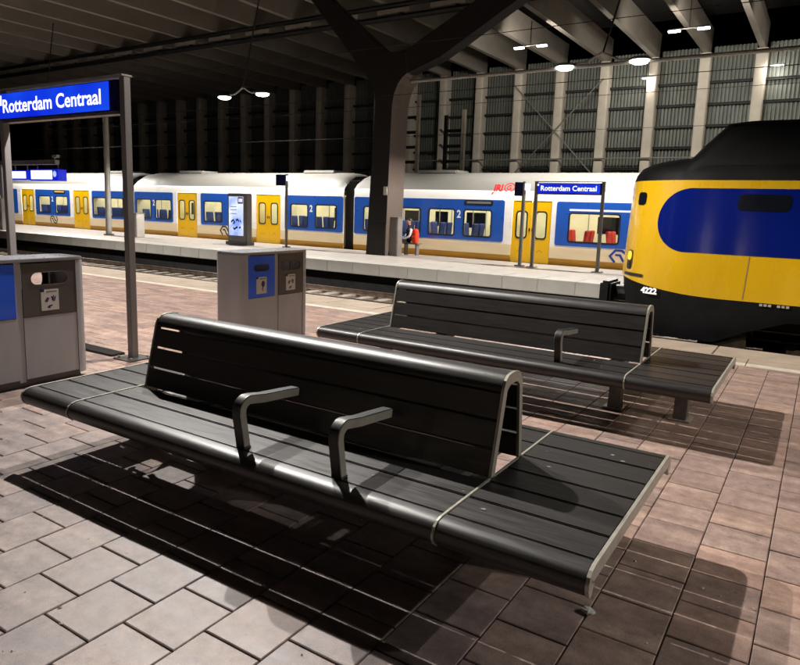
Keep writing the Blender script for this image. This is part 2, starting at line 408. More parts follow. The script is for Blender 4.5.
def shown(c):
    pts = []
    for x, y in ((c[0], c[2]), (c[1], c[2]), (c[1], c[3]), (c[0], c[3])):
        u, v, d = project((x, y, 0))
        if d < .3: return 0
        pts.append((u, v))
    mx = sum(q[0] for q in pts)/4; my = sum(q[1] for q in pts)/4
    if not (-15 < mx < 815 and 250 < my < 680): return 0
    return abs(sum(pts[i][0]*pts[(i+1) % 4][1]-pts[(i+1) % 4][0]*pts[i][1] for i in range(4)))/2
order = sorted(cells, key=shown, reverse=True)
base = {}
rest = MB()
for n, c in enumerate(order):
    g = .0024; gy = .0042; h = (random.uniform(-.0012, .0012), (random.uniform(-.004, .004), random.uniform(-.004, .004)))
    if n < 300 and shown(c) > 0:
        cx, cy = (c[0]+c[1])/2, (c[2]+c[3])/2
        hw, hh = (c[1]-c[0])/2-g, (c[3]-c[2])/2-gy
        key = round(hh, 3)
        if key not in base:
            vs, fs = slab_mb(-hw, hw, -hh, hh, 0); me = bpy.data.meshes.new('paving_slab'); me.from_pydata(vs, [], fs); me.materials.append(M['paving']); base[key] = me
        o = bpy.data.objects.new('paving_slab', base[key]); COL.objects.link(o); o.parent = plat
        o.location = (cx, cy, h[0]); o.rotation_euler = (h[1][0], h[1][1], random.uniform(-.003, .003))
    else:
        vs, fs = slab_mb(c[0]+g, c[1]-g, c[2]+gy, c[3]-gy, h[0], h[1]); rest.add(vs, fs)
tag(rest.build('paving_slabs', 'paving', plat), kind='stuff')
# line of white slabs, coping slabs at the track edge
def repeat(name, mb, mat, parent, xs, bevel=0):
    first = None
    for q in xs:
        if first is None: first = mb.build(name, mat, parent, bevel=bevel); o = first
        else:
            o = first.copy(); COL.objects.link(o); o.parent = parent
        o.location = (q, 0, random.uniform(-.0012, .0012))
repeat('white_line_slab', MB().box(.003, .597, 8.36, 8.53, -.012, .0), 'whiteline', plat, [-42+.6*i for i in range(82)], .003)
repeat('coping_strip_slab', MB().box(.003, .597, 8.535, 8.80, -.012, .0), 'coping', plat, [-42+.6*i for i in range(82)], .003)
repeat('coping_slab', MB().box(.004, .996, 8.805, EDGE+.02, -.30, .0), 'coping', plat, [-42+1.0*i for i in range(50)], .008)
MB().box(-90, 16, 8.283, 8.357, -.012, -.001).build('border_strip', 'paving', plat)

# tracks
FE = 15.72
bed = tag(MB().box(-120, 30, EDGE, FE+.4, -1.0, -.93).build('track_bed', 'soil'), kind='structure')
bal = MB()
for i in range(9000):
    x = random.uniform(-36, 3); y = random.uniform(EDGE+.2, FE+.1); s = random.uniform(.02, .05); z = -.93+s*.3
    a = random.random()*6.28; ca, sa = math.cos(a)*s, math.sin(a)*s
    bal.add([(x+ca,y+sa,z),(x-sa,y+ca,z),(x-ca,y-sa,z),(x+sa,y-ca,z),(x,y,z+s*.8)], [(0,1,4),(1,2,4),(2,3,4),(3,0,4)])
tag(bal.build('ballast', 'sleeper', bed), kind='stuff')
def track(yc, label):
    t = thing('railway_track', (0, yc, -.93), label, 'track')
    prof = [(-.07,0),(.07,0),(.07,.012),(.01,.03),(.01,.10),(.034,.115),(.034,.145),(-.034,.145),(-.034,.115),(-.01,.10),(-.01,.03),(-.07,.012)]
    for s in (-.7525, .7525):
        MB().prism([(yc+s+u, -.80+v) for u, v in prof], -90, 14).build('rail', 'rail_steel', t)
    first = None
    for i in range(80):
        if first is None: first = MB().prism([(-1.25,-.93),(1.25,-.93),(1.25,-.83),(1.05,-.79),(-1.05,-.79),(-1.25,-.83)], -.13, .13).build('sleeper', 'sleeper', t); o = first; 
        else: o = first.copy(); COL.objects.link(o); o.parent = t
        o.location = (-42+.6*i, 0, 0)
    # sleepers were drawn about y=0 in world space: bring the mesh under the thing
    for v in first.data.vertices: v.co.y += yc; 
    return t
T1 = track(11.08, 'dark railway track under the yellow train beside the near platform edge')
T2 = track(14.1, 'empty railway track with pale sleepers along the far platform wall')

# far platform
FB = 20.22
fp = tag(MB().box(-130, 20, FE+.02, FB, -.34, -.004).build('far_platform', 'far_floor'), kind='structure')
MB().box(-130, 20, FE+.55, FB-.3, -1.0, -.345).build('platform_wall', 'dark_wall', fp)
repeat('edge_slab', MB().box(.004, .946, FE, FE+.9, -.33, .002), 'far_edge', fp, [-60+.95*i for i in range(72)], .008)
tag(MB().box(-130, 20, FB+.1, 60, -1.0, -.95).build('rear_ground', 'soil'), kind='structure')

# ------------------------------------------------------------------ hall wall behind the trains
YW = 40.0; DX = 2.62; colx = [-3.75-DX*k for k in range(-3, 26)]
wall = thing('hall_wall', (colx[0]-30, YW, -.95), 'tall ribbed metal hall wall with pale columns behind both trains', 'wall')
ZT = 10.15
colmb = MB().prism(rrect(-.27, .27, YW-.42, YW+.42, .1, 3), -.95, ZT, 'z')
first = None
for x in colx:
    if first is None: first = colmb.build('column', 'concrete_col', wall, smooth=True); o = first
    else: o = first.copy(); COL.objects.link(o); o.parent = wall
    o.location = (x, 0, 0)
rib = []; n = 11; x0, x1 = .29, DX-.29; p = (x1-x0)/n
for i in range(n):
    a = x0+i*p; rib += [(a, .18), (a+p*.36, .18), (a+p*.42, .06), (a+p*.94, .06)]
rib.append((x1, .18))
pan = MB(); m_ = len(rib)
pan.add([(q[0], YW+.2+q[1], .2) for q in rib]+[(q[0], YW+.2+q[1], ZT+.4) for q in rib], [(i, i+1, m_+i+1, m_+i) for i in range(m_-1)])
first = None
for x in colx[1:]:
    if first is None: first = pan.build('ribbed_panel', 'ribbed', wall); o = first
    else: o = first.copy(); COL.objects.link(o); o.parent = wall
    o.location = (x, 0, 0)
first = None
for x in colx[1:]:
    for z in (3.1, 4.25, 5.38, 6.5, 7.62, 8.74):
        if first is None:
            first = MB().box(.28, DX-.28, YW+.02, YW+.20, -.10, .02).box(.28, DX-.28, YW-.05, YW+.02, -.015, .02).build('wall_rail', 'wall_rail', wall); o = first
        else: o = first.copy(); COL.objects.link(o); o.parent = wall
        o.location = (x, 0, z)
for s in ((0, 1), (1, 0)):
    xa, xb = -17.0, -11.6
    MB().tube([(xa if s[0] == 0 else xb, YW-.55, 9.2), (xb if s[0] == 0 else xa, YW-.55, 3.6)], .035, 6).build('cross_brace', 'post_pale', wall)
MB().tube([(-24, YW-.6, 4.75), (2, YW-.6, 4.75)], .045, 6).build('handrail', 'post_pale', wall)

# ------------------------------------------------------------------ roof
roof = thing('station_roof', (-20, 20, 10.1), 'dark station roof with rows of deep wooden beams', 'roof')
bz = ZT
beam = MB().prism([(-.13, bz), (.13, bz), (.16, bz+1.35), (-.16, bz+1.35)], -8, YW+.4, 'y')
first = None
for x in colx:
    if first is None: first = beam.build('beam', 'roof_wood', roof); o = first
    else: o = first.copy(); COL.objects.link(o); o.parent = roof
    o.location = (x, 0, 0)
MB().box(-90, 14, -14, YW+1, bz+2.2, bz+2.4).build('roof_deck', 'roof_deck', roof)
gird = MB().tube([(-90, 24.8, bz-.12), (14, 24.8, bz-.12)], .11, 8).tube([(-90, 24.8, bz-.62), (14, 24.8, bz-.62)], .13, 8)
gird.build('girder', 'dark_steel', roof)
first = None
for i in range(34):
    if first is None: first = MB().tube([(-.55, 24.8, bz-.16), (.55, 24.8, bz-.58)], .045, 6).build('girder_brace', 'dark_steel', roof); o = first
    else: o = first.copy(); COL.objects.link(o); o.parent = roof
    o.location = (10-2.62*i, 0, 0)
first = None
for i in range(24):
    if first is None: first = MB().box(-.8, .8, 24.7, 24.9, bz-.44, bz-.28).build('cable_tray', 'roof_wood', roof); o = first
    else: o = first.copy(); COL.objects.link(o); o.parent = roof
    o.location = (2-2.62*i, 0, 0)

# forked steel column on the far platform
CXc, CYc = -12.83, 19.25
fc = thing('forked_column', (CXc, CYc, 0), 'huge dark forked steel column standing on the far platform', 'column')
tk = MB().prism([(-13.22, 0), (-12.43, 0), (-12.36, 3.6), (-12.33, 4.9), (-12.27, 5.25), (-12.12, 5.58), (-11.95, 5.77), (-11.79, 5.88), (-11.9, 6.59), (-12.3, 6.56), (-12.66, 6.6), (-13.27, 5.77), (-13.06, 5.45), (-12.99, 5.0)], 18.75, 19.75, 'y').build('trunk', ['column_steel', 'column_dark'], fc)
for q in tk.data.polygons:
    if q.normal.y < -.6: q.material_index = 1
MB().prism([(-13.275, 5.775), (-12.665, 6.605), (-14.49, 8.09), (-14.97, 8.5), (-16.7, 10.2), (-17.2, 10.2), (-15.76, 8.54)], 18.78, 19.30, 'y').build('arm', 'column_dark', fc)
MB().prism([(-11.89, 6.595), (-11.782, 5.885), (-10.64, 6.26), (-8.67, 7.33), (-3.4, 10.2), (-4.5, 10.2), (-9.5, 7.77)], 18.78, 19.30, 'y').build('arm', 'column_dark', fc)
MB().box(-12.76, -12.42, 18.71, 18.748, .02, 1.05).build('panel_door', 'column_dark', fc)
MB().box(-12.55, -12.41, 18.725, 18.747, 2.02, 2.3).build('notice', 'sticker', fc)

# ------------------------------------------------------------------ catenary masts and wires behind the far train
def mast(x, top, label):
    t = thing('catenary_mast', (x, 33, -.95), label, 'mast', 'lattice masts between the far train and the hall wall')
    MB().box(x-.02, x+.16, 32.9, 33.08, -.95, top).build('chord', 'concrete_col', t)
    MB().box(x-1.1, x-.92, 32.9, 33.08, -.95, top-.25).build('chord', 'dark_steel', t)
    z = 0.
    while z < top-.6:
        MB().box(x-.92, x-.02, 32.93, 33.04, z, z+.16).build('batten', 'dark_steel', t); z += .82
    for k in range(3):
        MB().tube([(x-1.1, 32.95, 4.1+.8*k), (x-1.35, 32.95, 4.3+.8*k)], .07, 6).build('insulator', 'post_pale', t)
mast(-19.95, 7.84, 'taller pale lattice mast just right of the forked column')
mast(-17.08, 6.90, 'shorter lattice mast with bright edge second from the forked column')
wires = ((21.9, 4.3, 'lower contact wire stretched above the far train'), (14.1, 4.35, 'contact wire stretched above the empty track'), (14.1, 5.5, 'carrier wire high above the empty track'), (21.9, 5.35, 'carrier wire high above the far train'))
for yy, z, lab in wires:
    tag(MB().tube([(-90, yy, z), (-45, yy, z-.03), (14, yy, z)], .008, 5).build('overhead_wire', 'dark_steel'), lab, 'wire', 'overhead wires')

# ------------------------------------------------------------------ luminaires
def pendant(xc, yc, label, power, group='pendant lamp pairs', rail=False, zr=9.9, lean=1.05):
    t = thing('pendant_light', (xc, yc, 5.6), label, 'lamp', group)
    MB().tube([(xc+.02, yc, 6.05), (xc+lean*.35, yc, 7.4), (xc+lean, yc, zr)], .028, 6).build('rod', 'dark_steel', t)
    for s in (-1, 1):
        MB().tube([(xc, yc, 6.05), (xc+s*.45, yc, 5.82)], .035, 6).build('bracket', 'post_pale', t)
        hx = xc+s*1.03
        MB().tube([(xc+s*.45, yc, 5.82), (hx, yc, 5.80)], .03, 6).build('bracket', 'post_pale', t)
        ringz = lambda r, z: [(hx+1.15*r*math.cos(2*math.pi*k/20), yc+r*math.sin(2*math.pi*k/20), z) for k in range(20)]
        h = MB().loft([ringz(.20, 5.83), ringz(.26, 5.79), ringz(.27, 5.75), ringz(.25, 5.742)]).build('lamp_head', 'lamp_body', t, smooth=True)
        MB().loft([ringz(.235, 5.738), ringz(.22, 5.70), ringz(.15, 5.665), ringz(.05, 5.65)]).build('lens', 'lamp_lens', h, smooth=True)
        lamp('lamp_light', t, (hx, yc, 5.63), power, .045, cone=138, batwing=True)
    if rail: MB().tube([(xc-6.2, yc, 5.66+.06), (xc+7, yc, 5.66+.06)], .055, 8).build('rail_pipe', 'post_pale', t)
    return t
pendant(-5.76, 19.3, 'lit pair of pendant lamps on a rail above the second station sign', P_FAR, rail=True)
pendant(-19.66, 19.3, 'lit pair of pendant lamps on a thin rod left of the forked column', P_FAR)
pendant(-33.5, 19.3, 'lit pendant lamp pair over the far platform beyond the large station sign', P_FAR)
pendant(-6.3, 5.4, 'lit pendant lamp pair over the two benches', P_NEAR)
pendant(8.1, 5.3, 'lit pendant lamp pair over the platform right of the benches', P_NEAR*.32)
pendant(-19.66, 5.3, 'lit pendant lamp pair over the near platform beyond the large station sign', P_NEAR)
# unseen pillars added behind the viewer to give the train's blue band reflections
for x, y in ((-3.72, -2.5), (-2.14, -2.6)):
    t = thing('added_pillar', (x, y, 0), 'added pale round pillar out of view, placed to be mirrored in the yellow train' if x < -3 else 'second added pale round pillar out of view, mirrored further right in the yellow train', 'pillar')
    MB().tube([(x, y, -.011), (x, y, 10.1)], .28, 20).build('shaft', 'concrete_col', t, smooth=True)
    MB().tube([(x, y, -.011), (x, y, .12)], .32, 20).build('collar', 'cast_metal', t, smooth=True)
def beam_lamp(xc, label, power):
    yc = 30.; t = thing('beam_light', (xc, yc, 9.), label, 'lamp', 'lamp pairs under the roof beams')
    MB().tube([(xc, yc, bz), (xc, yc, 9.1)], .03, 6).build('stem', 'post_pale', t)
    MB().tube([(xc-.6, yc, 9.1), (xc+.6, yc, 9.1)], .035, 6).build('bracket', 'post_pale', t)
    for s in (-1, 1):
        h = MB().box(xc+s*.55-.24, xc+s*.55+.24, yc-.1, yc+.1, 9.06, 9.13).build('lamp_head', 'lamp_body', t, bevel=.02)
        MB().box(xc+s*.55-.22, xc+s*.55+.22, yc-.09, yc+.09, 9.0, 9.057).build('lens', 'lamp_small', h)
        lamp('lamp_light', t, (xc+s*.55, yc, 8.9), power, .12, direction=(.3, .9, .12), cone=165)
beam_lamp(-12.26, 'lit lamp pair under the roof left of the rail pendant', P_BEAM)
beam_lamp(-5.55, 'lit lamp pair under the roof above the yellow train', P_BEAM)
beam_lamp(1.2, 'lit lamp pair under the roof right of the yellow train cab', P_BEAM)
for x, z, lab in ((-9.15, 9.05, 'small lit wall lamp between columns above the second sign'), (-3.0, 9.2, 'small lit wall lamp at upper right behind the yellow train')):
    t = thing('wall_lamp', (x, YW-.6, z), lab, 'lamp', 'small lamps on the hall wall')
    MB().box(x-.3, x+.3, YW-.7, YW-.5, z, z+.08).build('lamp_head', 'lamp_body', t)
    MB().box(x-.28, x+.28, YW-.68, YW-.52, z-.05, z-.003).build('lens', 'lamp_small', t)
    MB().tube([(x, YW-.6, z+.08), (x, YW-.6, bz+.02)], .025, 6).build('stem', 'dark_steel', t)
    lamp('lamp_light', t, (x, YW-.6, z-.15), 60, .15, kind='POINT')

# ================================================================== BENCHES
SEAT_OUT = [(-.668, .345), (-.690, .362), (-.702, .385), (-.703, .408), (-.692, .430), (-.670, .445), (-.640, .451), (-.604, .452)]
def inset(pts, d):
    out = []
    for i, q in enumerate(pts):
        a = Vector(pts[max(i-1, 0)]); b = Vector(pts[min(i+1, len(pts)-1)]); t = (b-a).normalized(); n = Vector((t.y, -t.x)); out.append(tuple(Vector(q)+n*d))
    return out
BACK_OUT = [(-.178, .447), (-.082, .850), (-.066, .884), (-.036, .904), (.0, .910), (.048, .910), (.088, .902), (.118, .878), (.134, .845), (.180, .447)]
def along(a, b, t): return (a[0]+(b[0]-a[0])*t, a[1]+(b[1]-a[1])*t)
XL, XR, SL, SR = -1.795, 1.795, -1.295, 1.185     # ends and frame ribs
def make_bench(loc, label, arms):
    t = thing('bench', (0, 0, 0), label, 'bench', 'slatted benches')
    jit = lambda: random.uniform(-.0012, .0012)
    for (a, b, centre) in ((XL+.012, SL-.006, 0), (SL+.006, SR-.006, 1), (SR+.006, XR-.012, 0)):
        for sgn in (-1, 1):
            o_ = [(u*(-sgn), v) for u, v in SEAT_OUT]; i_ = [(u*(-sgn), v) for u, v in inset(SEAT_OUT, .018)]
            MB().strip(o_, i_, a, b).build('seat_slat', 'slat', t, bevel=.002, smooth=True)
        for k in range(6):
            if centre and k in (2, 3): continue
            y0, y1 = -.6+.2*k+.006, -.6+.2*k+.194; dz = jit()
            MB().box(a, b, y0, y1, .432+dz, .452+dz).build('seat_slat', 'slat', t, bevel=.004)
    # backrest slats, front and rear
    fa, fb = (-.178, .447), (-.082, .850); ra, rb = (.180, .447), (.134, .845)
    for (p, q, sg) in ((fa, fb, 1), (ra, rb, -1)):
        d = (Vector(q)-Vector(p)).normalized(); n = Vector((d.y, -d.x))*sg   # inward
        for (u0_, u1_) in ((.025, .315), (.345, .635), (.665, .945)):
            A = Vector(along(p, q, u0_)); B = Vector(along(p, q, u1_))
            pr = [A, B, B+n*.016, A+n*.016]
            MB().prism([tuple(z) for z in pr], SL+.035, SR-.010).build('back_slat', 'slat', t, bevel=.003)
    capo = [along(fa, fb, .972)]+BACK_OUT[1:9]+[along(ra, rb, .972)]
    capi = inset(capo, .016)
    MB().strip(capo, capi, SL+.035, SR-.010).build('back_cap', 'slat', t, bevel=.002, smooth=True)
    # end frames of the backrest: A-shaped plates
    inner = [(-.140, .452), (-.045, .838), (.0, .862), (.06, .862), (.100, .838), (.148, .452)]
    outer = [(u*1.012, v+.004 if v > .6 else v) for u, v in BACK_OUT]
    poly = outer+inner[::-1]
    for x0, x1 in ((SL+.020, SL+.034), (SR-.009, SR+.005)):
        mb = MB(); n = len(poly); no = len(outer); ni = len(inner)
        # band quads: pair outer and inner samples
        io = [inner[min(ni-1, max(0, round(i*(ni-1)/(no-1))))] for i in range(no)]
        io = [inner[0], inner[1], inner[1], (-.02, .855), inner[2], inner[3], (.08, .855), inner[4], inner[4], inner[5]]
        mb.strip(outer, io, x0, x1)
        MBo = mb.build('back_end_frame', 'frame_metal', t)
    # ribs: flat metal hoops over the seat and closing end plates
    half = SEAT_OUT; full = [(u, v) for u, v in half]+[(-u, v) for u, v in half[::-1]]
    for x0, x1, lift, dep in ((SL-.005, SL+.005, .004, .05), (SR-.005, SR+.005, .004, .05), (XR-.011, XR+.003, .003, .055), (XL-.003, XL+.011, .003, .055)):
        of = inset(full, -lift); inn = inset(full, dep)
        inn = [(max(-.655, min(.655, u)), min(v, .40) if abs(u) < .62 else v) for u, v in inn]
        MB().strip(of, inn, x0, x1).build('end_plate' if dep > .05 else 'seat_rib', 'frame_metal', t)
    # carrying beam and feet
    MB().box(XL+.12, XR-.12, -.05, .05, .325, .385).build('carrying_beam', 'cast_metal', t, bevel=.006)
    for x in (-1.42, -.74, .97, 1.5):
        lp = [(-.085, .33), (.085, .33), (.06, .24), (.055, .10), (.075, .02), (.075, 0), (-.075, 0), (-.075, .02), (-.055, .10), (-.06, .24)]
        l = MB().prism(lp, x-.05, x+.05).build('leg', 'cast_metal', t, bevel=.008)
        MB().box(x-.085, x+.085, -.095, .095, .0005, .014).build('foot_plate', 'frame_metal', l, bevel=.003)
        MB().box(x-.06, x+.06, -.5, .5, .386, .428).build('cross_bearer', 'cast_metal', l, bevel=.004)
    # armrests: bent flat bar with a rubber band on the outside
    for x in arms:
        c = [(-.568, .452), (-.583, .545), (-.597, .632)]
        cc = Vector((-.543, .640))
        for k in range(1, 8): a = R(172-k*11.5); c.append((cc.x+.054*math.cos(a), cc.y+.054*math.sin(a)+.0))
        c += [(-.44, .678), (-.31, .668), (-.185, .657)]
        o_ = inset(c, -.020); i_ = inset(c, .020)
        am = MB().strip(o_, i_, x-.029, x+.029).build('armrest', 'frame_metal', t, bevel=.002, smooth=True)
        MB().strip(inset(c[:-1]+[(-.19, .6575)], -.0240), inset(c[:-1]+[(-.19, .6575)], -.0195), x-.025, x+.025).build('grip_band', 'rubber', am, smooth=True)
        MB().box(x-.032, x+.032, -.592, -.545, .4525, .464).build('base_plate', 'cast_metal', am, bevel=.003)
    fl = MB()      # dried drops and scuffs on the slats
    for i in range(70):
        x = random.uniform(XL+.05, XR-.05); y = random.uniform(-.58, .58)
        if SL < x < SR and abs(y) < .2: continue
        if abs((y+.6) % .2-.1) > .08: continue
        q = random.choice((.003, .004, .006, .011)); n_ = 7
        fl.add([(x+q*random.uniform(.5, 1.3)*math.cos(6.283*k/n_), y+q*random.uniform(.5, 1.2)*math.sin(6.283*k/n_), .4545) for k in range(n_)], [tuple(range(n_))])
    tag(fl.build('dried_drops', 'cast_pale', t), kind='stuff')
    t.location = loc
    return t
make_bench((-2.335, 2.83, 0), 'black slatted bench in the foreground with two grey armrests', (.025, .625))
make_bench((-2.335, 5.745, 0), 'black slatted bench further back with one armrest, nearer the yellow train', (.625,))

# ================================================================== WASTE BINS
def make_bin(xf, yc, L, label, note):
    t = thing('waste_bin', (xf-.21, yc, 0), label, 'bin', 'double waste bins')
    D = .42; xb = xf-D; H_ = 1.09
    # rounded end shells
    for sg in (-1, 1):
        pr = []
        for k in range(9):
            a = R(90*k/8); pr.append((xf-.07+.07*math.sin(a)-.0, yc+sg*(L-.10+.10*(1-0)-.07+.07*math.cos(a))))
        front = pr; back = [(2*(xf-D/2)-q[0], q[1]) for q in pr[::-1]]
        ring_ = [(xf, yc+sg*(L-.095))]+front[::-1]+back[::-1]+[(xb, yc+sg*(L-.095))]
        ring_ = [q for q in ring_]
        MB().prism(ring_, .05, H_, 'z').build('end_shell', 'bin_grey', t, smooth=True)
    MB().box(xb+.05, xf-.05, yc-L+.06, yc+L-.06, 0, .10).build('plinth', 'bin_dark', t)
    MB().box(xb+.02, xf-.012, yc-.028, yc+.028, .05, H_-.002).build('mullion', 'bin_grey', t)
    # panels front and rear, one blue and one dark, with an opening
    for (y0, y1, mat, full) in ((yc-L+.098, yc-.031, 'bin_blue', 0), (yc+.031, yc+L-.098, 'bin_dark', 1)):
        ym = (y0+y1)/2
        hh, hw = (.052, .165) if full else (.034, .115)
        zc = .945
        hole = []
        for k in range(9): a = R(-90+180*k/8); hole.append((ym+hw-hh+hh*math.cos(a), zc+hh*math.sin(a)))
        for k in range(9): a = R(90+180*k/8); hole.append((ym-hw+hh+hh*math.cos(a), zc+hh*math.sin(a)))
        for xa, xb_ in ((xf-.016, xf-.004), (xb+.004, xb+.016)):
            hole_ = hole if xa > xf-.1 else [(q[0], .90+(q[1]-zc)*1.7) for q in hole]
            lbl = plate([(y0, .62), (y1, .62), (y1, H_-.012), (y0, H_-.012)], [hole_], xa, xb_, 'x').build('slot_panel', mat, t)
            lbl['label'] = 'blue paper slot panel' if not full else 'dark grey refuse slot panel'
            MB().box(xa, xb_-.002, y0, y1, .075, .615).build('door_panel', 'bin_grey', t)
            if xa < xf-.1: continue
            rim = MB(); c2 = [(ym+(q[0]-ym)*1.05, zc+(q[1]-zc)*1.1) for q in hole]
            nn = len(hole); vs = [(xb_+.003 if xa > xf-.1 else xa-.003, *q) for q in hole]+[(xb_+.001 if xa > xf-.1 else xa-.001, *q) for q in c2]
            rim.add(vs, [(i, (i+1) % nn, nn+(i+1) % nn, nn+i) for i in range(nn)]).build('slot_rim', 'bin_dark' if full else 'black', lbl)
        MB().box(xf-.23, xf-.20, y0+.01, y1-.01, .10, .70).build('liner', 'black', t)
        if full: MB().box(xf-.02, xf-.005, ym-.006, ym+.006, zc-hh, zc+hh).build('slot_divider', 'bin_dark', t)
        # sticker with printed marks
        s0, s1 = ym-.085, ym+.075; st = MB().box(xf-.0035, xf-.0015, s0, s1, .66, .845).build('sticker', 'sticker', t)
        fx = xf-.0008; fn = lambda u, v: (fx, s0+u*(s1-s0), .66+v*.185)
        if full:
            for pp in ([(.22,.42),(.36,.62)], [(.3,.4),(.44,.6)], [(.58,.66),(.7,.42)], [(.72,.7),(.62,.5),(.8,.62),(.74,.44)], [(.4,.2),(.62,.22)], [(.34,.16),(.5,.12)]):
                stroke(pp, .07, fn).build('printed_mark', 'ink_blue', st)
        else:
            MB().add([fn(*q) for q in ((.5,.72),(.68,.78),(.82,.66),(.78,.46),(.66,.38),(.62,.14),(.54,.2),(.56,.42),(.46,.52))], [tuple(range(9))]).build('printed_mark', 'ink_blue', st)
        MB().add([(fx, s0-.008, .85), (fx, s0+.03, .85), (fx, s0+.03, .825), (fx, s0-.008, .825)], [(0,1,2,3)]).build('printed_mark', 'ink_blue', st)
        MB().add([fn(*q) for q in ((.3,.86),(.9,.86),(.9,.92),(.3,.92))], [(0,1,2,3)]).build('printed_mark', 'post_grey', st)
    # lid
    cap = []
    for cx, cy, a in ((xf-.08, yc+L-.08, 0), (xb+.08, yc+L-.08, 90), (xb+.08, yc-L+.08, 180), (xf-.08, yc-L+.08, 270)):
        for k in range(7): b = R(a+90*k/6); cap.append((cx+.085*math.cos(b), cy+.085*math.sin(b)))
    MB().prism(cap, H_+.002, H_+.03, 'z').build('lid', 'bin_top', t, bevel=.006)
    return t
make_bin(-5.66, 2.95, .61, 'grey double waste bin at the left edge behind the foreground bench', 0)
make_bin(-5.15, 5.57, .545, 'grey double waste bin between the two benches, rounded end facing the camera', 1)

# ================================================================== STATION SIGNS
def make_sign(xa, xb, y, zb, zt, base_z, post, label, tsize, tx, tz, glow, sx, far=False):
    t = thing('station_sign', ((xa+xb)/2, y, base_z), label, 'sign', 'blue station name signs')
    for x in (xa, xb):
        MB().box(x-post/2, x+post/2, y-post/2, y+post/2, base_z, zt+.03).build('post', 'post_grey', t, bevel=.004)
        MB().box(x-.14, x+.14, y-.14, y+.14, base_z+.001, base_z+.014).build('foot_plate', 'cast_metal', t)
        for dx in (-.1, .1):
            for dy in (-.1, .1): MB().tube([(x+dx, y+dy, base_z+.01), (x+dx, y+dy, base_z+.035)], .014, 6).build('bolt', 'frame_metal', t)
    ia, ib = xa+post/2+.002, xb-post/2-.002
    bx = MB().box(ia, ib, y-.075, y+.075, zb, zt-.0).build('light_box', 'sign_edge', t, bevel=.006)
    MB().box(ia+.02, ib-(.11 if not far else .03), y-.083, y-.0755, zb+.015, zt-.012).build('face', glow, bx)
    MB().box(ia+.02, ib-.02, y+.0755, y+.083, zb+.015, zt-.012).build('face', glow, bx)
    MB().box(xa-post/2, xb+post/2, y-.06, y+.06, zt+.031, zt+.05).build('top_rail', 'post_pale', t, bevel=.003)
    MB().box(ia, ib, y-.05, y+.05, zb-.025, zb-.001).build('bottom_rail', 'cast_metal', t)
    mb, w = put_text('Rotterdam Centraal', tsize, lambda u, v: (tx+u, y-.0855, tz+v), .018, sx)
    for q in islands(mb): q.build('letter', 'text_glow', bx)
    return t, bx, w
zs0 = 2.50
sg, bx, w = make_sign(-8.22, -5.93, 4.23, 2.50, 2.80, 0, .075, 'large blue lit station name sign at upper left on two grey posts', .205, -8.07, 2.58, 'sign_glow', 1.13)
# small white emblem panel at the left end of the near sign
MB().box(-8.20, -8.09, 4.144, 4.1465, 2.66, 2.77).build('emblem_panel', 'text_glow', bx)
make_sign(-7.22, -5.28, 18.8, 2.16, 2.46, 0, .085, 'small blue lit station name sign on the far platform beside the yellow train', .20, -7.06, 2.245, 'sign_glow_far', 1.0, True)
MB().box(-7.17, -7.12, 18.7140, 18.7155, 2.38, 2.43).build('emblem_panel', 'text_glow', [o for o in bpy.data.objects if o.name.startswith('light_box')][-1])
# low kerb step beside the post of the large sign
tag(MB().box(-9.2, -6.15, 4.12, 4.30, .001, .022).build('ground_rail', 'dark_steel', None, bevel=.01), 'low dark metal ground rail beside the large station sign post', 'rail')

# poles with small blue signs
def pole_sign(x, y, h, label, bw, side):
    t = thing('pole_sign', (x, y, 0), label, 'sign', 'small blue signs on poles')
    MB().tube([(x, y, 0), (x, y, h)], .055, 10).build('pole', 'post_grey', t, smooth=True)
    MB().tube([(x, y, .001), (x, y, .03)], .16, 12).build('foot', 'cast_metal', t)
    b = MB().box(x-bw-.05, x-.05, y-.09, y+.09, h-.42, h-.02).build('box', 'sign_edge', t, bevel=.01)
    MB().box(x-bw-.03, x-.07, y-.096, y-.0905, h-.40, h-.04).build('face', 'screen_blue' if not side else 'sign_edge', b)
    if side: MB().box(x+.055, x+.055+side, y-.09, y+.09, h-.25, h-.06).build('lit_box', 'screen_white', t)
pole_sign(-17.1, 19.0, 2.72, 'tall pole with dark blue box right of the lit advertising screen', .42, .35)
pole_sign(-7.62, 18.85, 2.5, 'thin pole with small blue box left of the second station sign', .22, .1)

# advertising screen
t = thing('advertising_screen', (-19.0, 18.45, 0), 'free-standing dark advertising screen with bright lit face on the far platform', 'screen')
MB().box(-19.52, -18.50, 18.3, 18.62, 0, 1.96).build('housing', 'post_grey', t, bevel=.03)
MB().box(-19.58, -18.44, 18.26, 18.66, 0.001, .12).build('plinth', 'cast_metal', t)
fc_ = MB().box(-19.42, -18.66, 18.285, 18.2985, .36, 1.84).build('screen_face', 'screen_glow', t)
fn = lambda u, v: (-19.42+u*.76, 18.2835, .36+v*1.48)
for pp in ([(.15,.34),(.3,.40),(.42,.34),(.3,.30)], [(.5,.38),(.62,.42),(.72,.36)], [(.78,.40),(.86,.34)], [(.3,.2),(.4,.16),(.5,.2),(.62,.22)], [(.72,.2),(.84,.22)]):
    stroke(pp, .05, fn).build('printed_mark', 'screen_ink', fc_)
stroke([(.66,.97),(.98,.97),(.98,.84),(.66,.84),(.66,.97)], .04, fn).build('printed_mark', 'screen_accent', fc_)
for v in (.74, .66, .56): stroke([(.1, v), (.55, v)], .014, fn).build('printed_mark', 'screen_ink', fc_)

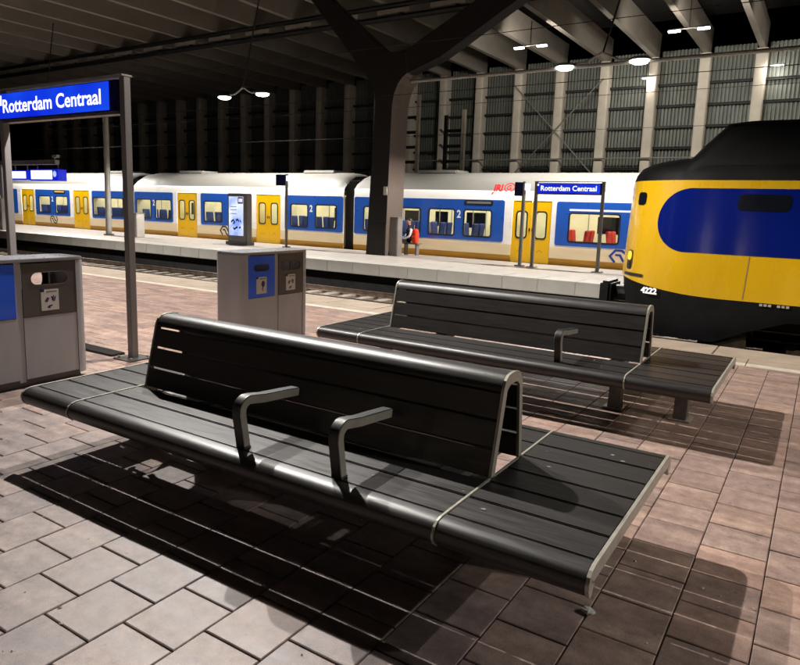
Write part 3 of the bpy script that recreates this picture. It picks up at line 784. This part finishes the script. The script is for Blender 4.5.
# departure displays under a beam, far left
t = thing('departure_display', (-33, 17, 0), 'row of lit departure displays hanging from a grey beam at far left', 'display')
MB().box(-40, -28.8, 16.9, 17.1, 3.02, 3.22).build('beam', 'post_pale', t)
MB().tube([(-33.6, 17, 0), (-33.6, 17, 3.02)], .1, 10).build('post', 'post_grey', t)
for (xa, xb, za, zb) in ((-30.7, -28.45, 2.30, 2.80), (-32.6, -30.95, 2.33, 2.76), (-35.6, -34.0, 2.33, 2.78)):
    b = MB().box(xa, xb, 16.8, 17.2, za, zb).build('display_box', 'screen_blue', t)
    k = .45 if xa > -31 else .1
    MB().box(xa+.12, xb-k, 16.78, 16.798, za+.07, zb-.05).build('panel', 'screen_white', b)
    if k > .3: MB().tube([(xb-.24, 16.797, (za+zb)/2+.05), (xb-.24, 16.785, (za+zb)/2+.05)], .13, 12).build('clock_disc', 'screen_glow', b)
    for x in (xa+.3, xb-.3): MB().tube([(x, 17, zb), (x, 17, 3.02)], .03, 6).build('hanger', 'post_grey', b)
MB().box(-29.1, -28.75, 16.95, 17.1, 3.32, 3.44).tube([(-29.0, 17, 3.22), (-29.0, 17, 3.33)], .03, 6).build('security_camera', 'frame_metal', t)

t = thing('tall_post', (-26.7, 18, 0), 'tall pale round post rising behind the large station sign', 'post')
MB().tube([(-26.7, 18, 0), (-26.62, 18, 5.5)], [.13, .11], 12).build('shaft', 'post_pale', t, smooth=True)
MB().tube([(-26.7, 18, .001), (-26.7, 18, .05)], .22, 12).build('foot', 'cast_metal', t)
MB().box(-26.9, -26.3, 17.9, 18.1, 5.5, 5.62).build('head', 'lamp_body', t)
def cab(x0, x1, y0, y1, h, label, mat, dark=False):
    t = thing('platform_cabinet', ((x0+x1)/2, (y0+y1)/2, 0), label, 'cabinet')
    MB().box(x0, x1, y0, y1, 0, h).build('body', mat, t, bevel=.015)
    MB().box(x0-.01, x1+.01, y0-.01, y1+.01, h+.001, h+.03).build('cap', 'post_grey', t)
    MB().box(x0+.03, x1-.03, y0-.012, y0-.001, .12, h-.06).build('door', mat, t, bevel=.004)
    if dark: MB().box(x0-.14, x0-.002, y0+.02, y1-.02, .2, h).build('side_panel', 'gasket', t)
cab(-25.2, -24.72, 18.0, 18.4, 1.0, 'pale cabinet on the far platform behind the large sign post', 'pale_cabinet', True)
cab(-32.9, -32.2, 16.2, 16.6, 1.45, 'grey cabinet on the far platform at the left picture edge', 'pale_cabinet')
cab(-12.53, -12.1, 18.98, 19.3, 1.27, 'grey steel cabinet against the foot of the forked column', 'cabinet')

# litter and specks on the paving
cp = MB(); rs = []
for j in range(6):
    rs.append([(-.655+(.03+random.uniform(-.008, .008))*math.sin(R(15+j*30))*math.cos(2*math.pi*k/9), 2.61+.024*math.sin(R(15+j*30))*math.sin(2*math.pi*k/9)+random.uniform(-.006, .006), .003+.011*(1-math.cos(R(15+j*30)))) for k in range(9)])
tag(cp.loft(rs).build('crumpled_paper', 'sticker'), 'crumpled scrap of pale paper under the front corner of the foreground bench', 'litter')
lm = MB()
for i in range(700):
    x = random.uniform(-5.5, .6); y = random.uniform(.7, 6.8)
    if i % 4: c_ = cells[random.randrange(len(cells))]; x, y = random.choice((c_[0], random.uniform(c_[0], c_[1]))), c_[2]+random.uniform(-.006, .006)
    if not (-5.5 < x < .8 and .6 < y < 7): continue
    s = random.choice((.0025, .003, .004, .006)); a = random.random()*6.28
    ca, sa = math.cos(a)*s*1.8, math.sin(a)*s*1.8; cb, sb = -math.sin(a)*s, math.cos(a)*s
    lm.add([(x+ca, y+sa, .0025), (x+cb, y+sb, .0025), (x-ca, y-sa, .0025), (x-cb, y-sb, .0025), (x, y, .0025+s)], [(0,1,4),(1,2,4),(2,3,4),(3,0,4)])
tag(lm.build('litter_specks', 'litter'), 'tiny pale specks of grit and litter on the paving', 'litter', kind='stuff')

# ================================================================== FAR COMMUTER TRAIN
TY = 20.35
ft = thing('commuter_train', (-20, TY+1.4, -.8), 'white, blue and yellow commuter train standing at the far platform', 'train')
doors = [(-38.2, -36.9), (-33.15, -31.75), (-24.98, -23.64), (-20.0, -18.65), (-8.58, -7.27)]
wins = [(-36.38,-35.31), (-34.78,-33.69), (-31.39,-30.35), (-29.94,-28.97), (-27.88,-26.83), (-26.47,-25.39), (-23.14,-22.04), (-18.07,-17.21), (-16.79,-15.79),
        (-14.47,-13.62), (-13.05,-12.05), (-11.68,-10.69), (-10.31,-9.32), (-6.68,-5.17), (-4.2, -3.2), (-2.8, -1.8), (-40.9, -39.9)]
panels = [(-36.73,-33.46), (-31.5,-28.64), (-28.06,-25.25), (-23.37,-20.30), (-18.4,-15.46), (-14.92,-8.86), (-7.11,-1.2), (-41.3, -38.6)]
coaches = [(-42.5, -28.6), (-28.1, -15.43), (-14.95, 1.5)]
WZ0, WZ1 = .76, 1.61
def roofline(k=0.):
    return [(TY+.012, 1.985), (TY+.02, 2.22), (TY+.05, 2.27), (TY+.2, 2.55-.12*k), (TY+.48, 2.77-.25*k), (TY+1.05, 2.90-.33*k), (TY+1.45, 2.92-.34*k)]
for ci, (ca, cb_) in enumerate(coaches):
    ds = [d for d in doors if ca < d[0] < cb_]; ws = [w for w in wins if ca < w[0] < cb_]; ps = [p for p in panels if ca-.1 < p[0] < cb_]
    # side wall with real door and window openings
    segs = []; x = ca
    for d in ds: segs.append((x, d[0])); x = d[1]
    segs.append((x, cb_))
    side = MB()
    for (a, b) in segs:
        hl = [rrect(w[0], w[1], WZ0, WZ1, .07) for w in ws if a < w[0] < b]
        mb = plate([(a, .55), (b, .55), (b, 1.985), (a, 1.985)], hl, TY, TY+.04, 'y'); side.add(mb.v, mb.f, 0)
        side.box(a, b, TY, TY+.04, .2, .549, 1); side.prism([(TY+.0, .199), (TY+.04, .199), (TY+.10, -.28), (TY+.06, -.28)], a, b, 'x', 2)
    for d in ds: side.box(d[0], d[1], TY, TY+.04, 1.99, 2.0, 0)
    body = side.build('coach_body', ['train_white', 'train_cream', 'train_ochre'], ft)
    # roof: white shoulder then grey curve, rounded at the coach ends
    rr = []
    for xx, k in ((ca, 1.), (ca+.12, .45), (ca+.35, .1), (ca+.7, 0), (cb_-.7, 0), (cb_-.35, .1), (cb_-.12, .45), (cb_, 1.)):
        L_ = roofline(k); rr.append([(xx, *q) for q in L_]+[(xx, 2*(TY+1.45)-q[0], q[1]) for q in L_[::-1][1:]])
    n = len(rr[0]); rf = MB(); vs = [q for g in rr for q in g]; rf.v = vs
    for i in range(len(rr)-1):
        for k in range(n-1):
            rf.f.append((i*n+k, i*n+k+1, (i+1)*n+k+1, (i+1)*n+k)); rf.m.append(0 if k in (0, 1, n-2, n-3) else 1)
    rf.build('roof', ['train_white', 'train_roof'], body, smooth=True)
    # cabin
    MB().box(ca+.02, cb_-.02, TY+2.72, TY+2.8, -.3, 1.985).build('rear_wall', 'cabin_cream', body)
    for k, w in enumerate(ws):
        MB().box(w[0]+.1, w[0]+.1+(.55 if k % 2 else .8), TY+2.70, TY+2.718, .95, 1.52).build('rear_window', 'koplo_glass', body)
        for xx in (w[0]+.22, w[1]+.1): MB().tube([(xx, TY+1.25, .05), (xx, TY+1.25, 1.98)], .018, 6).build('grab_pole', 'post_pale', body)
        MB().box(w[0]-.2, w[1]+.2, TY+.12, TY+.5, 1.66, 1.69).build('luggage_rack', 'post_grey', body)
    MB().box(ca+.02, cb_-.02, TY+.06, TY+2.7, -.05, .05).build('floor', 'cabin_floor', body)
    MB().box(ca+.02, cb_-.02, TY+.06, TY+2.7, 1.99, 2.03).build('ceiling', 'cabin_cream', body)
    for yy in (.75, 1.95): MB().box(ca+.3, cb_-.3, TY+yy-.09, TY+yy+.09, 1.95, 1.985).build('ceiling_lamp', 'cabin_lamp', body)
    for xx in (ca+.02, cb_-.06): MB().box(xx, xx+.04, TY+.06, TY+2.7, .05, 1.98).build('end_wall', 'cabin_cream', body)
    for d in ds:
        for xx in (d[0]-.12, d[1]+.08): MB().box(xx, xx+.04, TY+.1, TY+.9, .05, 1.9).build('draught_screen', 'cabin_cream', body)
    red = ci == 2
    for (a, b) in segs:
        x = a+.5; k = 0
        while x < b-.45:
            col = 'seat_red' if (ci == 2 and x > -7.2) else 'seat_blue'
            for yy in (.35, .85):
                lean = .07 if k % 2 else -.07
                MB().prism([(x-.04, .45), (x+.04, .45), (x+.04+lean, 1.10 if col == 'seat_red' else 1.16), (x-.04+lean, 1.10 if col == 'seat_red' else 1.16)], TY+yy-.2, TY+yy+.2, 'y').build('seat_back', col, body, bevel=.03, seg=1)
                MB().box(x-(.04 if k % 2 else -.04), x-(.45 if k % 2 else -.45), TY+yy-.2, TY+yy+.2, .40, .48).build('seat_cushion', col, body) if False else None
            x += .78 if k % 2 else .5; k += 1
    # windows
    for w in ws:
        MB().add([(w[0], TY+.013, WZ0), (w[1], TY+.013, WZ0), (w[1], TY+.013, WZ1), (w[0], TY+.013, WZ1)], [(0, 1, 2, 3)]).build('window_pane', 'window_glass', body)
        plate(rrect(w[0]-.035, w[1]+.035, WZ0-.035, WZ1+.035, .1), [rrect(w[0]+.012, w[1]-.012, WZ0+.012, WZ1-.012, .06)], TY-.016, TY+.010, 'y').build('window_frame', 'gasket', body)
    for p in ps:
        hl = [rrect(w[0]-.03, w[1]+.03, WZ0-.03, WZ1+.03, .09) for w in ws if p[0] < w[0] < p[1]]
        plate(rrect(p[0], min(p[1], cb_), .61, 1.965, .07), hl, TY-.010, TY-.001, 'y').build('blue_panel', 'train_blue', body)
    # doors
    for d in ds:
        m_ = (d[0]+d[1])/2
        for (a, b) in ((d[0]+.012, m_-.008), (m_+.008, d[1]-.012)):
            c = (a+b)/2
            plate([(a, .0), (b, .0), (b, 1.975), (a, 1.975)], [rrect(c-.17, c+.17, .79, 1.62, .09)], TY+.018, TY+.05, 'y').build('door_leaf', 'train_yellow', body)
            plate(rrect(c-.20, c+.20, .76, 1.65, .11), [rrect(c-.155, c+.155, .805, 1.605, .08)], TY+.010, TY+.0175, 'y').build('door_window_frame', 'gasket', body)
            MB().add([(c-.17, TY+.03, .79), (c+.17, TY+.03, .79), (c+.17, TY+.03, 1.62), (c-.17, TY+.03, 1.62)], [(0, 1, 2, 3)]).build('door_window', 'door_glass', body)
            stroke([(c-.1, .34), (c, .42), (c+.1, .34)], .03, lambda u, v: (u, TY+.0165, v)).build('door_mark', 'train_ochre', body)
            MB().box(b-.06 if b < m_ else a+.02, b-.02 if b < m_ else a+.06, TY+.004, TY+.0175, 1.0, 1.1).build('door_button', 'gasket', body)
        MB().box(d[0], d[1], TY-.03, TY+.1, -.06, -.005).build('door_step', 'gasket', body)
        MB().box(d[0], d[1], TY+.051, TY+.06, -.3, 1.98).add([], []).build('door_seal', 'gasket', body) if False else None
    # class numerals, displays, logos
    for x in (-35.15, -26.68, -17.10, -10.59):
        if ca < x < cb_:
            put_text('2', .36, lambda u, v: (x+u, TY-.0125, 1.35+v), .03, .85)[0].build('numeral', 'number_white', body)
    for x in (-34.91, -10.31):
        if ca < x < cb_:
            dmb = plate(rrect(x, x+1.04, 1.79, 1.95, .05), [], TY-.02, TY-.0105, 'y').build('destination_display', 'gasket', body)
            MB().box(x+.08, x+.96, TY-.0225, TY-.0205, 1.835, 1.905).build('destination_text', 'led_amber' if x < -20 else 'train_roof', body)
    for x, w, mt in ((-35.4, .72, 'logo_dark'), (-22.15, .78, 'logo_dark'), (-5.37, .82, 'logo_blue')):
        if ca < x < cb_:
            lf = lambda u, v: (x+(u+1)*w/2, TY-.004, .385+v*.36)
            A = [(-.62, -.5), (-1, 0), (-.62, .5), (-.18, .5), (.05, .32), (.28, -.12), (.62, -.12)]
            for pth in (A, [(-q[0], -q[1]) for q in A]): stroke(pth, .17, lf).build('logo_stroke', mt, body)
    if ci == 2:
        MB().box(-6.7, -1.3, TY-.0125, TY-.0105, 1.69, 1.75).build('white_stripe', 'number_white', body)
        gm = lambda u, v: (-9.35+u, TY+.044+v*.5, 2.262+v*.93)
        g1, w1 = put_text('JRI', .32, gm, .05, .9); g1.build('graffiti', 'graffiti', body)
        g2, w2 = put_text('G', .24, lambda u, v: gm(u+w1+.14, v+.04), .03, 1.0); g2.build('graffiti', 'graffiti', body)
        circ = [(w1+.23+.17*math.cos(R(a)), .125+.15*math.sin(R(a))) for a in range(20, 361, 20)]
        stroke(circ, .035, gm).build('graffiti', 'graffiti', body)
        for k in range(4): MB().box(-4.6+.5*k, -4.2+.5*k, TY+.085, TY+.12, 2.30, 2.44).build('roof_grille', 'post_grey', body)
    for k in range(2):
        xx = ca+2.2+k*(cb_-ca-5); MB().box(xx, xx+1.6, TY+.9, TY+1.9, 2.86, 3.0).build('roof_box', 'train_roof', body, bevel=.04)
# bellows between coaches
for (a, b) in ((-28.6, -28.1), (-15.43, -14.95)):
    bm_ = MB(); nseg = 6
    for k in range(nseg):
        xa = a+(b-a)*k/nseg; xm = xa+(b-a)/nseg/2; xe = xa+(b-a)/nseg
        pr = lambda o: [(TY+.10+o, -.6), (TY+.10+o, 2.2), (TY+.30+o, 2.55), (TY+.7, 2.74-o), (TY+2.1, 2.74-o), (TY+2.8-o, 2.2), (TY+2.8-o, -.6)]
        r = [[(xa, *q) for q in pr(.05)], [(xm, *q) for q in pr(0)], [(xe, *q) for q in pr(.05)]]
        bm_.loft(r, close=False, caps=(False, False))
    bm_.build('bellows', 'bellows', ft)
MB().box(-42.4, 1.4, TY+.3, TY+2.4, -.8, -.31).build('underframe', 'koplo_skirt', ft)

# ================================================================== YELLOW INTERCITY TRAIN
YC, HW = 11.13, 1.40
kt = thing('intercity_train', (3, YC, -.8), 'yellow intercity train with black raised cab standing at the near track', 'train')
def plan(u, Xn, a, n, hw):
    """u in [-1,1] across the nose -> (x,y)"""
    return Xn+a*(1-(max(0., 1-abs(u)**n))**(1/n)), YC+u*hw
def nose_x(z): return -2.63+.065*(z-.75)/1.35
US = [math.sin(R(-90+180*k/48)) for k in range(49)]
def outline(z, Xn=None, a=1.2, n=2.5, hw=None, xe=14.):
    Xn = nose_x(z) if Xn is None else Xn; hw = (HW-.02*max(0, z-1.2)) if hw is None else hw
    pts = [plan(u, Xn, a, n, hw) for u in US]
    ts = [1, .7, .5, .36, .27, .2, .15, .11, .075, .045, .02]
    near = [(pts[0][0]+(xe-pts[0][0])*t, pts[0][1]) for t in ts]; far = [(pts[-1][0]+(xe-pts[-1][0])*t, pts[-1][1]) for t in ts[::-1]]
    return near+pts+far
NN = len(outline(1.0)); i0 = NN-49-(NN-49)//2
def zlow(i):
    x = outline(1.0)[i][0]
    return .575+.20*max(0, min(1, (-1.2-x)/1.45))**1.5
zsT = 2.13
rows = 9; sh = MB(); grid = []
for i in range(NN):
    zl = zlow(i); colp = []
    for r in range(rows+1):
        z = zl+(zsT-zl)*r/rows; x, y = outline(z)[i]; colp.append((x, y, z))
    grid.append(colp)
sh.v = [q for c in grid for q in c]
for i in range(NN-1):
    for r in range(rows): sh.f.append((i*(rows+1)+r, (i+1)*(rows+1)+r, (i+1)*(rows+1)+r+1, i*(rows+1)+r+1)); sh.m.append(0)
body = sh.build('car_body', 'koplo_yellow', kt, smooth=True)
# dark skirt and front apron
sk = MB(); lev = 4; g = []
for i in range(NN):
    zl = zlow(i); c = []
    for r in range(lev+1):
        x, y = outline(zl)[i]; bot = -.02+.36*max(0, min(1, (x+1.1)/.7)); z = zl-.003-(zl-bot)*r/lev; inn = .02+.16*(r/lev)**1.5
        x2 = x+(inn if x < -1.3 else 0); y2 = YC+(y-YC)*(1-inn*.35/1.4)
        c.append((x2, y2, z))
    g.append(c)
sk.v = [q for c in g for q in c]
for i in range(NN-1):
    for r in range(lev): sk.f.append((i*(lev+1)+r, (i+1)*(lev+1)+r, (i+1)*(lev+1)+r+1, i*(lev+1)+r+1)); sk.m.append(0)
sk.build('skirt', 'koplo_skirt', kt, smooth=True)
# black roof: low nose deck, then the raised cab
def oring(z, Xn, a, n, hw): return [(x, y, z) for x, y in outline(z, Xn, a, n, hw)]
n0 = nose_x(zsT)
nd = [oring(zsT+.002, n0+.005, 1.2, 2.5, HW-.024), oring(2.22, n0+.03, 1.2, 2.5, HW-.05), oring(2.32, n0+.10, 1.2, 2.5, HW-.10), oring(2.39, n0+.22, 1.15, 2.4, HW-.16), oring(2.44, n0+.42, 1.1, 2.3, HW-.24), oring(2.47, n0+.75, 1.0, 2.2, HW-.36)]
MB().loft(nd, close=True, caps=(False, True)).build('nose_deck', 'koplo_roof', kt, smooth=True)
hp = [oring(2.22, -1.95, .35, 3, HW-.07), oring(2.36, -1.85, .35, 3, HW-.12), oring(2.46, -1.72, .35, 3, HW-.16), oring(2.62, -1.60, .35, 3, HW-.24), oring(2.82, -1.42, .35, 3, HW-.34), oring(2.90, -1.35, .35, 3, HW-.40), oring(2.93, -1.2, .35, 3, HW-.52), oring(2.95, -.8, .5, 2.5, HW-.8)]
MB().loft(hp, close=True, caps=(False, True)).build('raised_cab', 'koplo_roof', kt, smooth=True)
MB().box(-1.2, 14, YC-HW+.352, YC+HW-.352, 2.870, 2.884).build('gutter', 'koplo_roof', kt)
# surface sampler on the near half of the shell: s = arc length from a far point on the near side
near = list(range(0, i0+25))
def samp(z):
    P = [Vector(outline(z)[i]) for i in near]; out = [0.]
    for a, b in zip(P, P[1:]): out.append(out[-1]+(b-a).length)
    return P, out
def surf(s, z, off=.004):
    """s measured backwards from the corner where the straight side starts (x=-1.43 side)"""
    P, L = samp(z); i_c = min(range(len(P)), key=lambda i: abs(i-(NN-49)//2)); s = L[i_c]+s
    for k in range(len(P)-1):
        if L[k] <= s <= L[k+1] or k == len(P)-2:
            t = (s-L[k])/(L[k+1]-L[k]); q = P[k].lerp(P[k+1], t); d = (P[k+1]-P[k]).normalized(); n = Vector((d.y, -d.x))
            if n.y > 0 and abs(n.x) < .9 and q.y < YC: n = -n
            if n.x > 0: n = -n
            if q.x > -1.3: n = Vector((0, -1))
            return (q.x+n.x*off, q.y+n.y*off, z)
# blue stadium band
zb0, zb1 = 1.17, 2.025; rb = (zb1-zb0)/2; zc = (zb0+zb1)/2; S_END = .60
ss = [-15.2, -10, -6, -4, -3, -2, -1.4, -.9, -.6]+[S_END-rb+rb*math.sin(R(90*k/18)) for k in range(19)]
bl = MB(); nz = 8
for s_ in ss:
    k = max(0, (s_-(S_END-rb))/rb); h = rb*math.sqrt(max(0, 1-k*k))+1e-4
    for r in range(nz+1): bl.v.append(surf(s_, zc-h+2*h*r/nz, .006))
for i in range(len(ss)-1):
    for r in range(nz): bl.f.append((i*(nz+1)+r, (i+1)*(nz+1)+r, (i+1)*(nz+1)+r+1, i*(nz+1)+r+1)); bl.m.append(0)
bl.build('blue_band', 'koplo_blue', body, smooth=True)
def patch(name, mat, s0, s1, z0, z1, off, ns=6, nz=4, rad=None):
    mb = MB()
    for i in range(ns+1):
        for r in range(nz+1):
            s_ = s0+(s1-s0)*i/ns; z = z0+(z1-z0)*r/nz
            if rad:
                uu, vv = 2*i/ns-1, 2*r/nz-1
                k = 1/max(1e-6, (abs(uu)**rad+abs(vv)**rad)**(1/rad))*max(abs(uu), abs(vv)) if (uu or vv) else 1
                s_ = (s0+s1)/2+(s1-s0)/2*uu*k; z = (z0+z1)/2+(z1-z0)/2*vv*k
            mb.v.append(surf(s_, z, off))
    for i in range(ns):
        for r in range(nz): mb.f.append((i*(nz+1)+r, (i+1)*(nz+1)+r, (i+1)*(nz+1)+r+1, i*(nz+1)+r+1)); mb.m.append(0)
    return mb.build(name, mat, body, smooth=True)
for a, b in ((-.98, -.38), (-2.6, -1.3), (-4.1, -2.9)): patch('side_window', 'koplo_glass', a, b, 1.74, 1.955, .010, rad=8)
patch('marker_light', 'koplo_glass', .86, 1.06, 1.79, 1.97, .008, 8, 8, rad=4)
hl = patch('headlight_housing', 'gasket', 1.0, 1.165, .86, 1.14, .008, 8, 10, rad=5)
patch('headlight', 'headlamp', 1.015, 1.15, .99, 1.125, .016, 8, 8, rad=2.5)
patch('tail_light', 'koplo_glass', 1.035, 1.135, .875, .97, .016, 6, 6, rad=4)
patch('handle_bar', 'gasket', .72, 1.19, .775, .815, .02, 8, 2)
for s_ in (-.62, -1.9, -3.2): patch('body_seam', 'koplo_bogie', s_, s_+.008, .60, 1.16, .005, 1, 6)
vs, fs, w_ = text_mb('4222', .115, .05, 1.05)
num = MB(); 
for (u, v) in vs:
    P_, L_ = samp(1.0); s_ = .70-u*1.0
    q = surf(s_, .75, .03); num.v.append((q[0], q[1]-.012, .56+v))
num.f = fs; num.m = [0]*len(fs)
for q in islands(num): q.build('digit', 'number_white', body)
for k in range(7): MB().box(-.62+.05*k, -.585+.05*k, YC-HW-.012, YC-HW-.004, .535, .565).build('stencil_mark', 'post_pale', body) if k != 3 else None
# buffer/coupler at the front and the bogies below
MB().tube([(-2.35, YC, .38), (-2.95, YC, .38)], .13, 12).build('coupler', 'koplo_skirt', kt)
MB().box(-2.98, -2.80, YC-.32, YC+.32, .18, .58).build('coupler_head', 'koplo_skirt', kt, bevel=.04)
MB().box(-1.9, 14, YC-.9, YC+.9, -.1, .3).build('underframe', 'koplo_skirt', kt)
for xc in (-.1, 2.3):
    for sg in (-1, 1):
        yy = YC+sg*.75; rg = lambda r, y: [(xc+r*math.cos(2*math.pi*k/28), y, -.19+r*math.sin(2*math.pi*k/28)) for k in range(28)]
        wv = MB().loft([rg(.46, yy-.07), rg(.46, yy+.07)]).build('wheel', 'koplo_bogie', kt, smooth=True)
        MB().loft([rg(.15, yy-.26), rg(.15, yy+.1)]).build('axle_box', 'koplo_bogie', wv, smooth=True)
        MB().box(xc-.2, xc+.2, yy-.24, yy-.1, -.36, .0).build('axle_housing', 'koplo_bogie', wv, bevel=.03)
for yy in (YC-.98, YC+.84):
    MB().prism([(-.7, .02), (2.9, .02), (2.9, .16), (2.0, .16), (1.6, -.12), (.6, -.12), (.2, .16), (-.7, .16)], yy, yy+.14, 'y').build('bogie_frame', 'koplo_bogie', kt, bevel=.02)
    for x in (.55, 1.1, 1.65):
        MB().tube([(x, yy+.07, -.35), (x, yy+.07, .1)], .09, 10).build('spring', 'koplo_bogie', kt)
MB().box(-1.35, -.75, YC-1.1, YC-.85, -.28, .1).build('equipment_box', 'koplo_bogie', kt, bevel=.02)
MB().box(3.6, 6.2, YC-1.15, YC-.7, -.35, .35).build('equipment_box', 'koplo_bogie', kt, bevel=.02)

# ================================================================== PERSON on the far platform
bs = thing('low_bench', (-12.15, 19.86, 0), 'low metal seat beside the cabinet at the forked column', 'seat')
MB().box(-12.4, -11.75, 19.72, 20.05, .38, .42).build('seat', 'cabinet', bs, bevel=.01)
for x in (-12.3, -11.85): MB().box(x-.03, x+.03, 19.8, 19.98, 0, .38).build('leg', 'cabinet', bs)
pt = thing('person', (-12.17, 19.82, 0), 'seated person in dark clothes with pale sleeves and an orange-red backpack', 'person')
def skin_mesh(name, joints, edges, mat, parent, root=0, sub=2):
    me = bpy.data.meshes.new(name); off = root_loc(parent)
    me.from_pydata([Vector(j[0])-off for j in joints], edges, [])
    o = bpy.data.objects.new(name, me); COL.objects.link(o)
    md = o.modifiers.new('skin', 'SKIN'); md.use_smooth_shade = True
    if not me.skin_vertices: me.skin_vertices.new()
    for v, j in zip(me.skin_vertices[0].data, joints):
        r = j[1]; v.radius = r if isinstance(r, tuple) else (r, r)
    me.skin_vertices[0].data[root].use_root = True
    o.modifiers.new('sub', 'SUBSURF').levels = sub; o.modifiers['sub'].render_levels = sub
    dg = bpy.context.evaluated_depsgraph_get(); m2 = bpy.data.meshes.new_from_object(o.evaluated_get(dg)); m2.name = name
    bpy.data.objects.remove(o); m2.materials.clear(); m2.materials.append(M[mat])
    for p in m2.polygons: p.use_smooth = True
    o = bpy.data.objects.new(name, m2); COL.objects.link(o); o.parent = parent; return o
px, py = -12.12, 19.84
fwd = Vector((-.72, -.69, 0)); lat = Vector((-.69, .72, 0))
def pp(f, l, z): return tuple(Vector((px, py, z))+fwd*f+lat*l)
J = [(pp(0,0,.50), .13), (pp(.02,0,.68), .125), (pp(.03,0,.86), .15), (pp(.02,0,.97), .075), (pp(.04,0,1.02), .052),
     (pp(.03,.10,.51), .085), (pp(.40,.11,.50), .062), (pp(.40,.11,.27), .052), (pp(.40,.11,.07), .04), (pp(.52,.12,.035), .034),
     (pp(.03,-.10,.51), .085), (pp(.40,-.11,.50), .062), (pp(.38,-.11,.27), .052), (pp(.38,-.11,.07), .04), (pp(.50,-.12,.035), .034)]
Eg = [(0,1),(1,2),(2,3),(3,4),(0,5),(5,6),(6,7),(7,8),(8,9),(0,10),(10,11),(11,12),(12,13),(13,14)]
bd = skin_mesh('body', J, Eg, 'coat_dark', pt)
for sg in (-1, 1):
    A = [(pp(.03, sg*.15, .92), .055), (pp(.02, sg*.23, .86), .052), (pp(.08, sg*.25, .66), .042), (pp(.20, sg*.18, .58), .036), (pp(.30, sg*.13, .57), .03)]
    skin_mesh('sleeve', A, [(i, i+1) for i in range(4)], 'sleeve', pt)
    Hn = [(pp(.30, sg*.13, .57), .026), (pp(.36, sg*.12, .56), .03)]; Eh = [(0, 1)]
    for k in range(4):
        o0 = -.027+.018*k; Hn += [(pp(.39, sg*(.12)+o0, .565), .009), (pp(.43-.006*abs(k-1.5), sg*.12+o0, .555), .008), (pp(.445-.006*abs(k-1.5), sg*.12+o0, .535), .007)]
        b0 = len(Hn)-3; Eh += [(1, b0), (b0, b0+1), (b0+1, b0+2)]
    Hn += [(pp(.35, sg*.085, .575), .01), (pp(.385, sg*.07, .575), .008)]; Eh += [(0, len(Hn)-2), (len(Hn)-2, len(Hn)-1)]
    skin_mesh('hand', Hn, Eh, 'skin', pt, sub=1)
hd = MB(); rings_ = []
for z, rf, rl, df in ((1.03,.045,.045,.035), (1.06,.07,.058,.05), (1.10,.085,.068,.05), (1.15,.094,.075,.045), (1.19,.092,.075,.04), (1.23,.07,.06,.035), (1.25,.03,.03,.035)):
    rings_.append([pp(df+rf*math.cos(2*math.pi*k/16)*(1.0), rl*math.sin(2*math.pi*k/16), z) for k in range(16)])
head = MB().loft(rings_).build('head', 'skin', pt, smooth=True)
MB().loft([[pp(.125+.0,-.012,1.125), pp(.125,.012,1.125), pp(.128,0,1.16)], [pp(.158,-.006,1.122), pp(.158,.006,1.122), pp(.14,0,1.15)]]).build('nose', 'skin', head, smooth=True)
for sg in (-1, 1):
    MB().tube([pp(.128, sg*.03, 1.165), pp(.136, sg*.03, 1.165)], .009, 8).build('eye', 'hair', head)
    MB().tube([pp(.035, sg*.072, 1.14), pp(.035, sg*.088, 1.145)], .022, 8).build('ear', 'skin', head)
MB().tube([pp(.126, -.022, 1.088), pp(.131, 0, 1.086), pp(.126, .022, 1.088)], .005, 6).build('mouth', 'orange_red', head)
hr = []
for z, rf, rl, df in ((1.10,.07,.076,-.005), (1.15,.085,.083,.008), (1.19,.095,.084,.022), (1.235,.085,.072,.03), (1.265,.045,.04,.03)):
    hr.append([pp(df+rf*math.cos(2*math.pi*k/16), rl*math.sin(2*math.pi*k/16), z) for k in range(16)])
MB().loft(hr).build('hair', 'hair', head, smooth=True)
bk = thing('backpack', (px+.26, py-.02, .42), 'tall orange-red backpack beside the seated person', 'backpack')
cxb, cyb = px+.22, py-.02
mb = MB().loft([[(cxb+hx*sx, cyb+hy*sy, z) for sx, sy in ((-1,-1),(1,-1),(1,1),(-1,1))] for z, hx, hy in ((.422,.08,.09), (.46,.095,.11), (.75,.095,.11), (.88,.08,.09), (.92,.05,.05))])
mb.build('bag', 'orange_red', bk, bevel=.025)
for z in (.55, .78): MB().box(cxb-.08, cxb+.08, cyb-.125, cyb-.10, z, z+.09).build('pocket', 'orange_red', bk, bevel=.01)
for z in (.60, .72, .84): MB().box(cxb-.02, cxb+.02, cyb-.130, cyb-.126, z-.02, z+.02).build('buckle', 'gasket', bk)
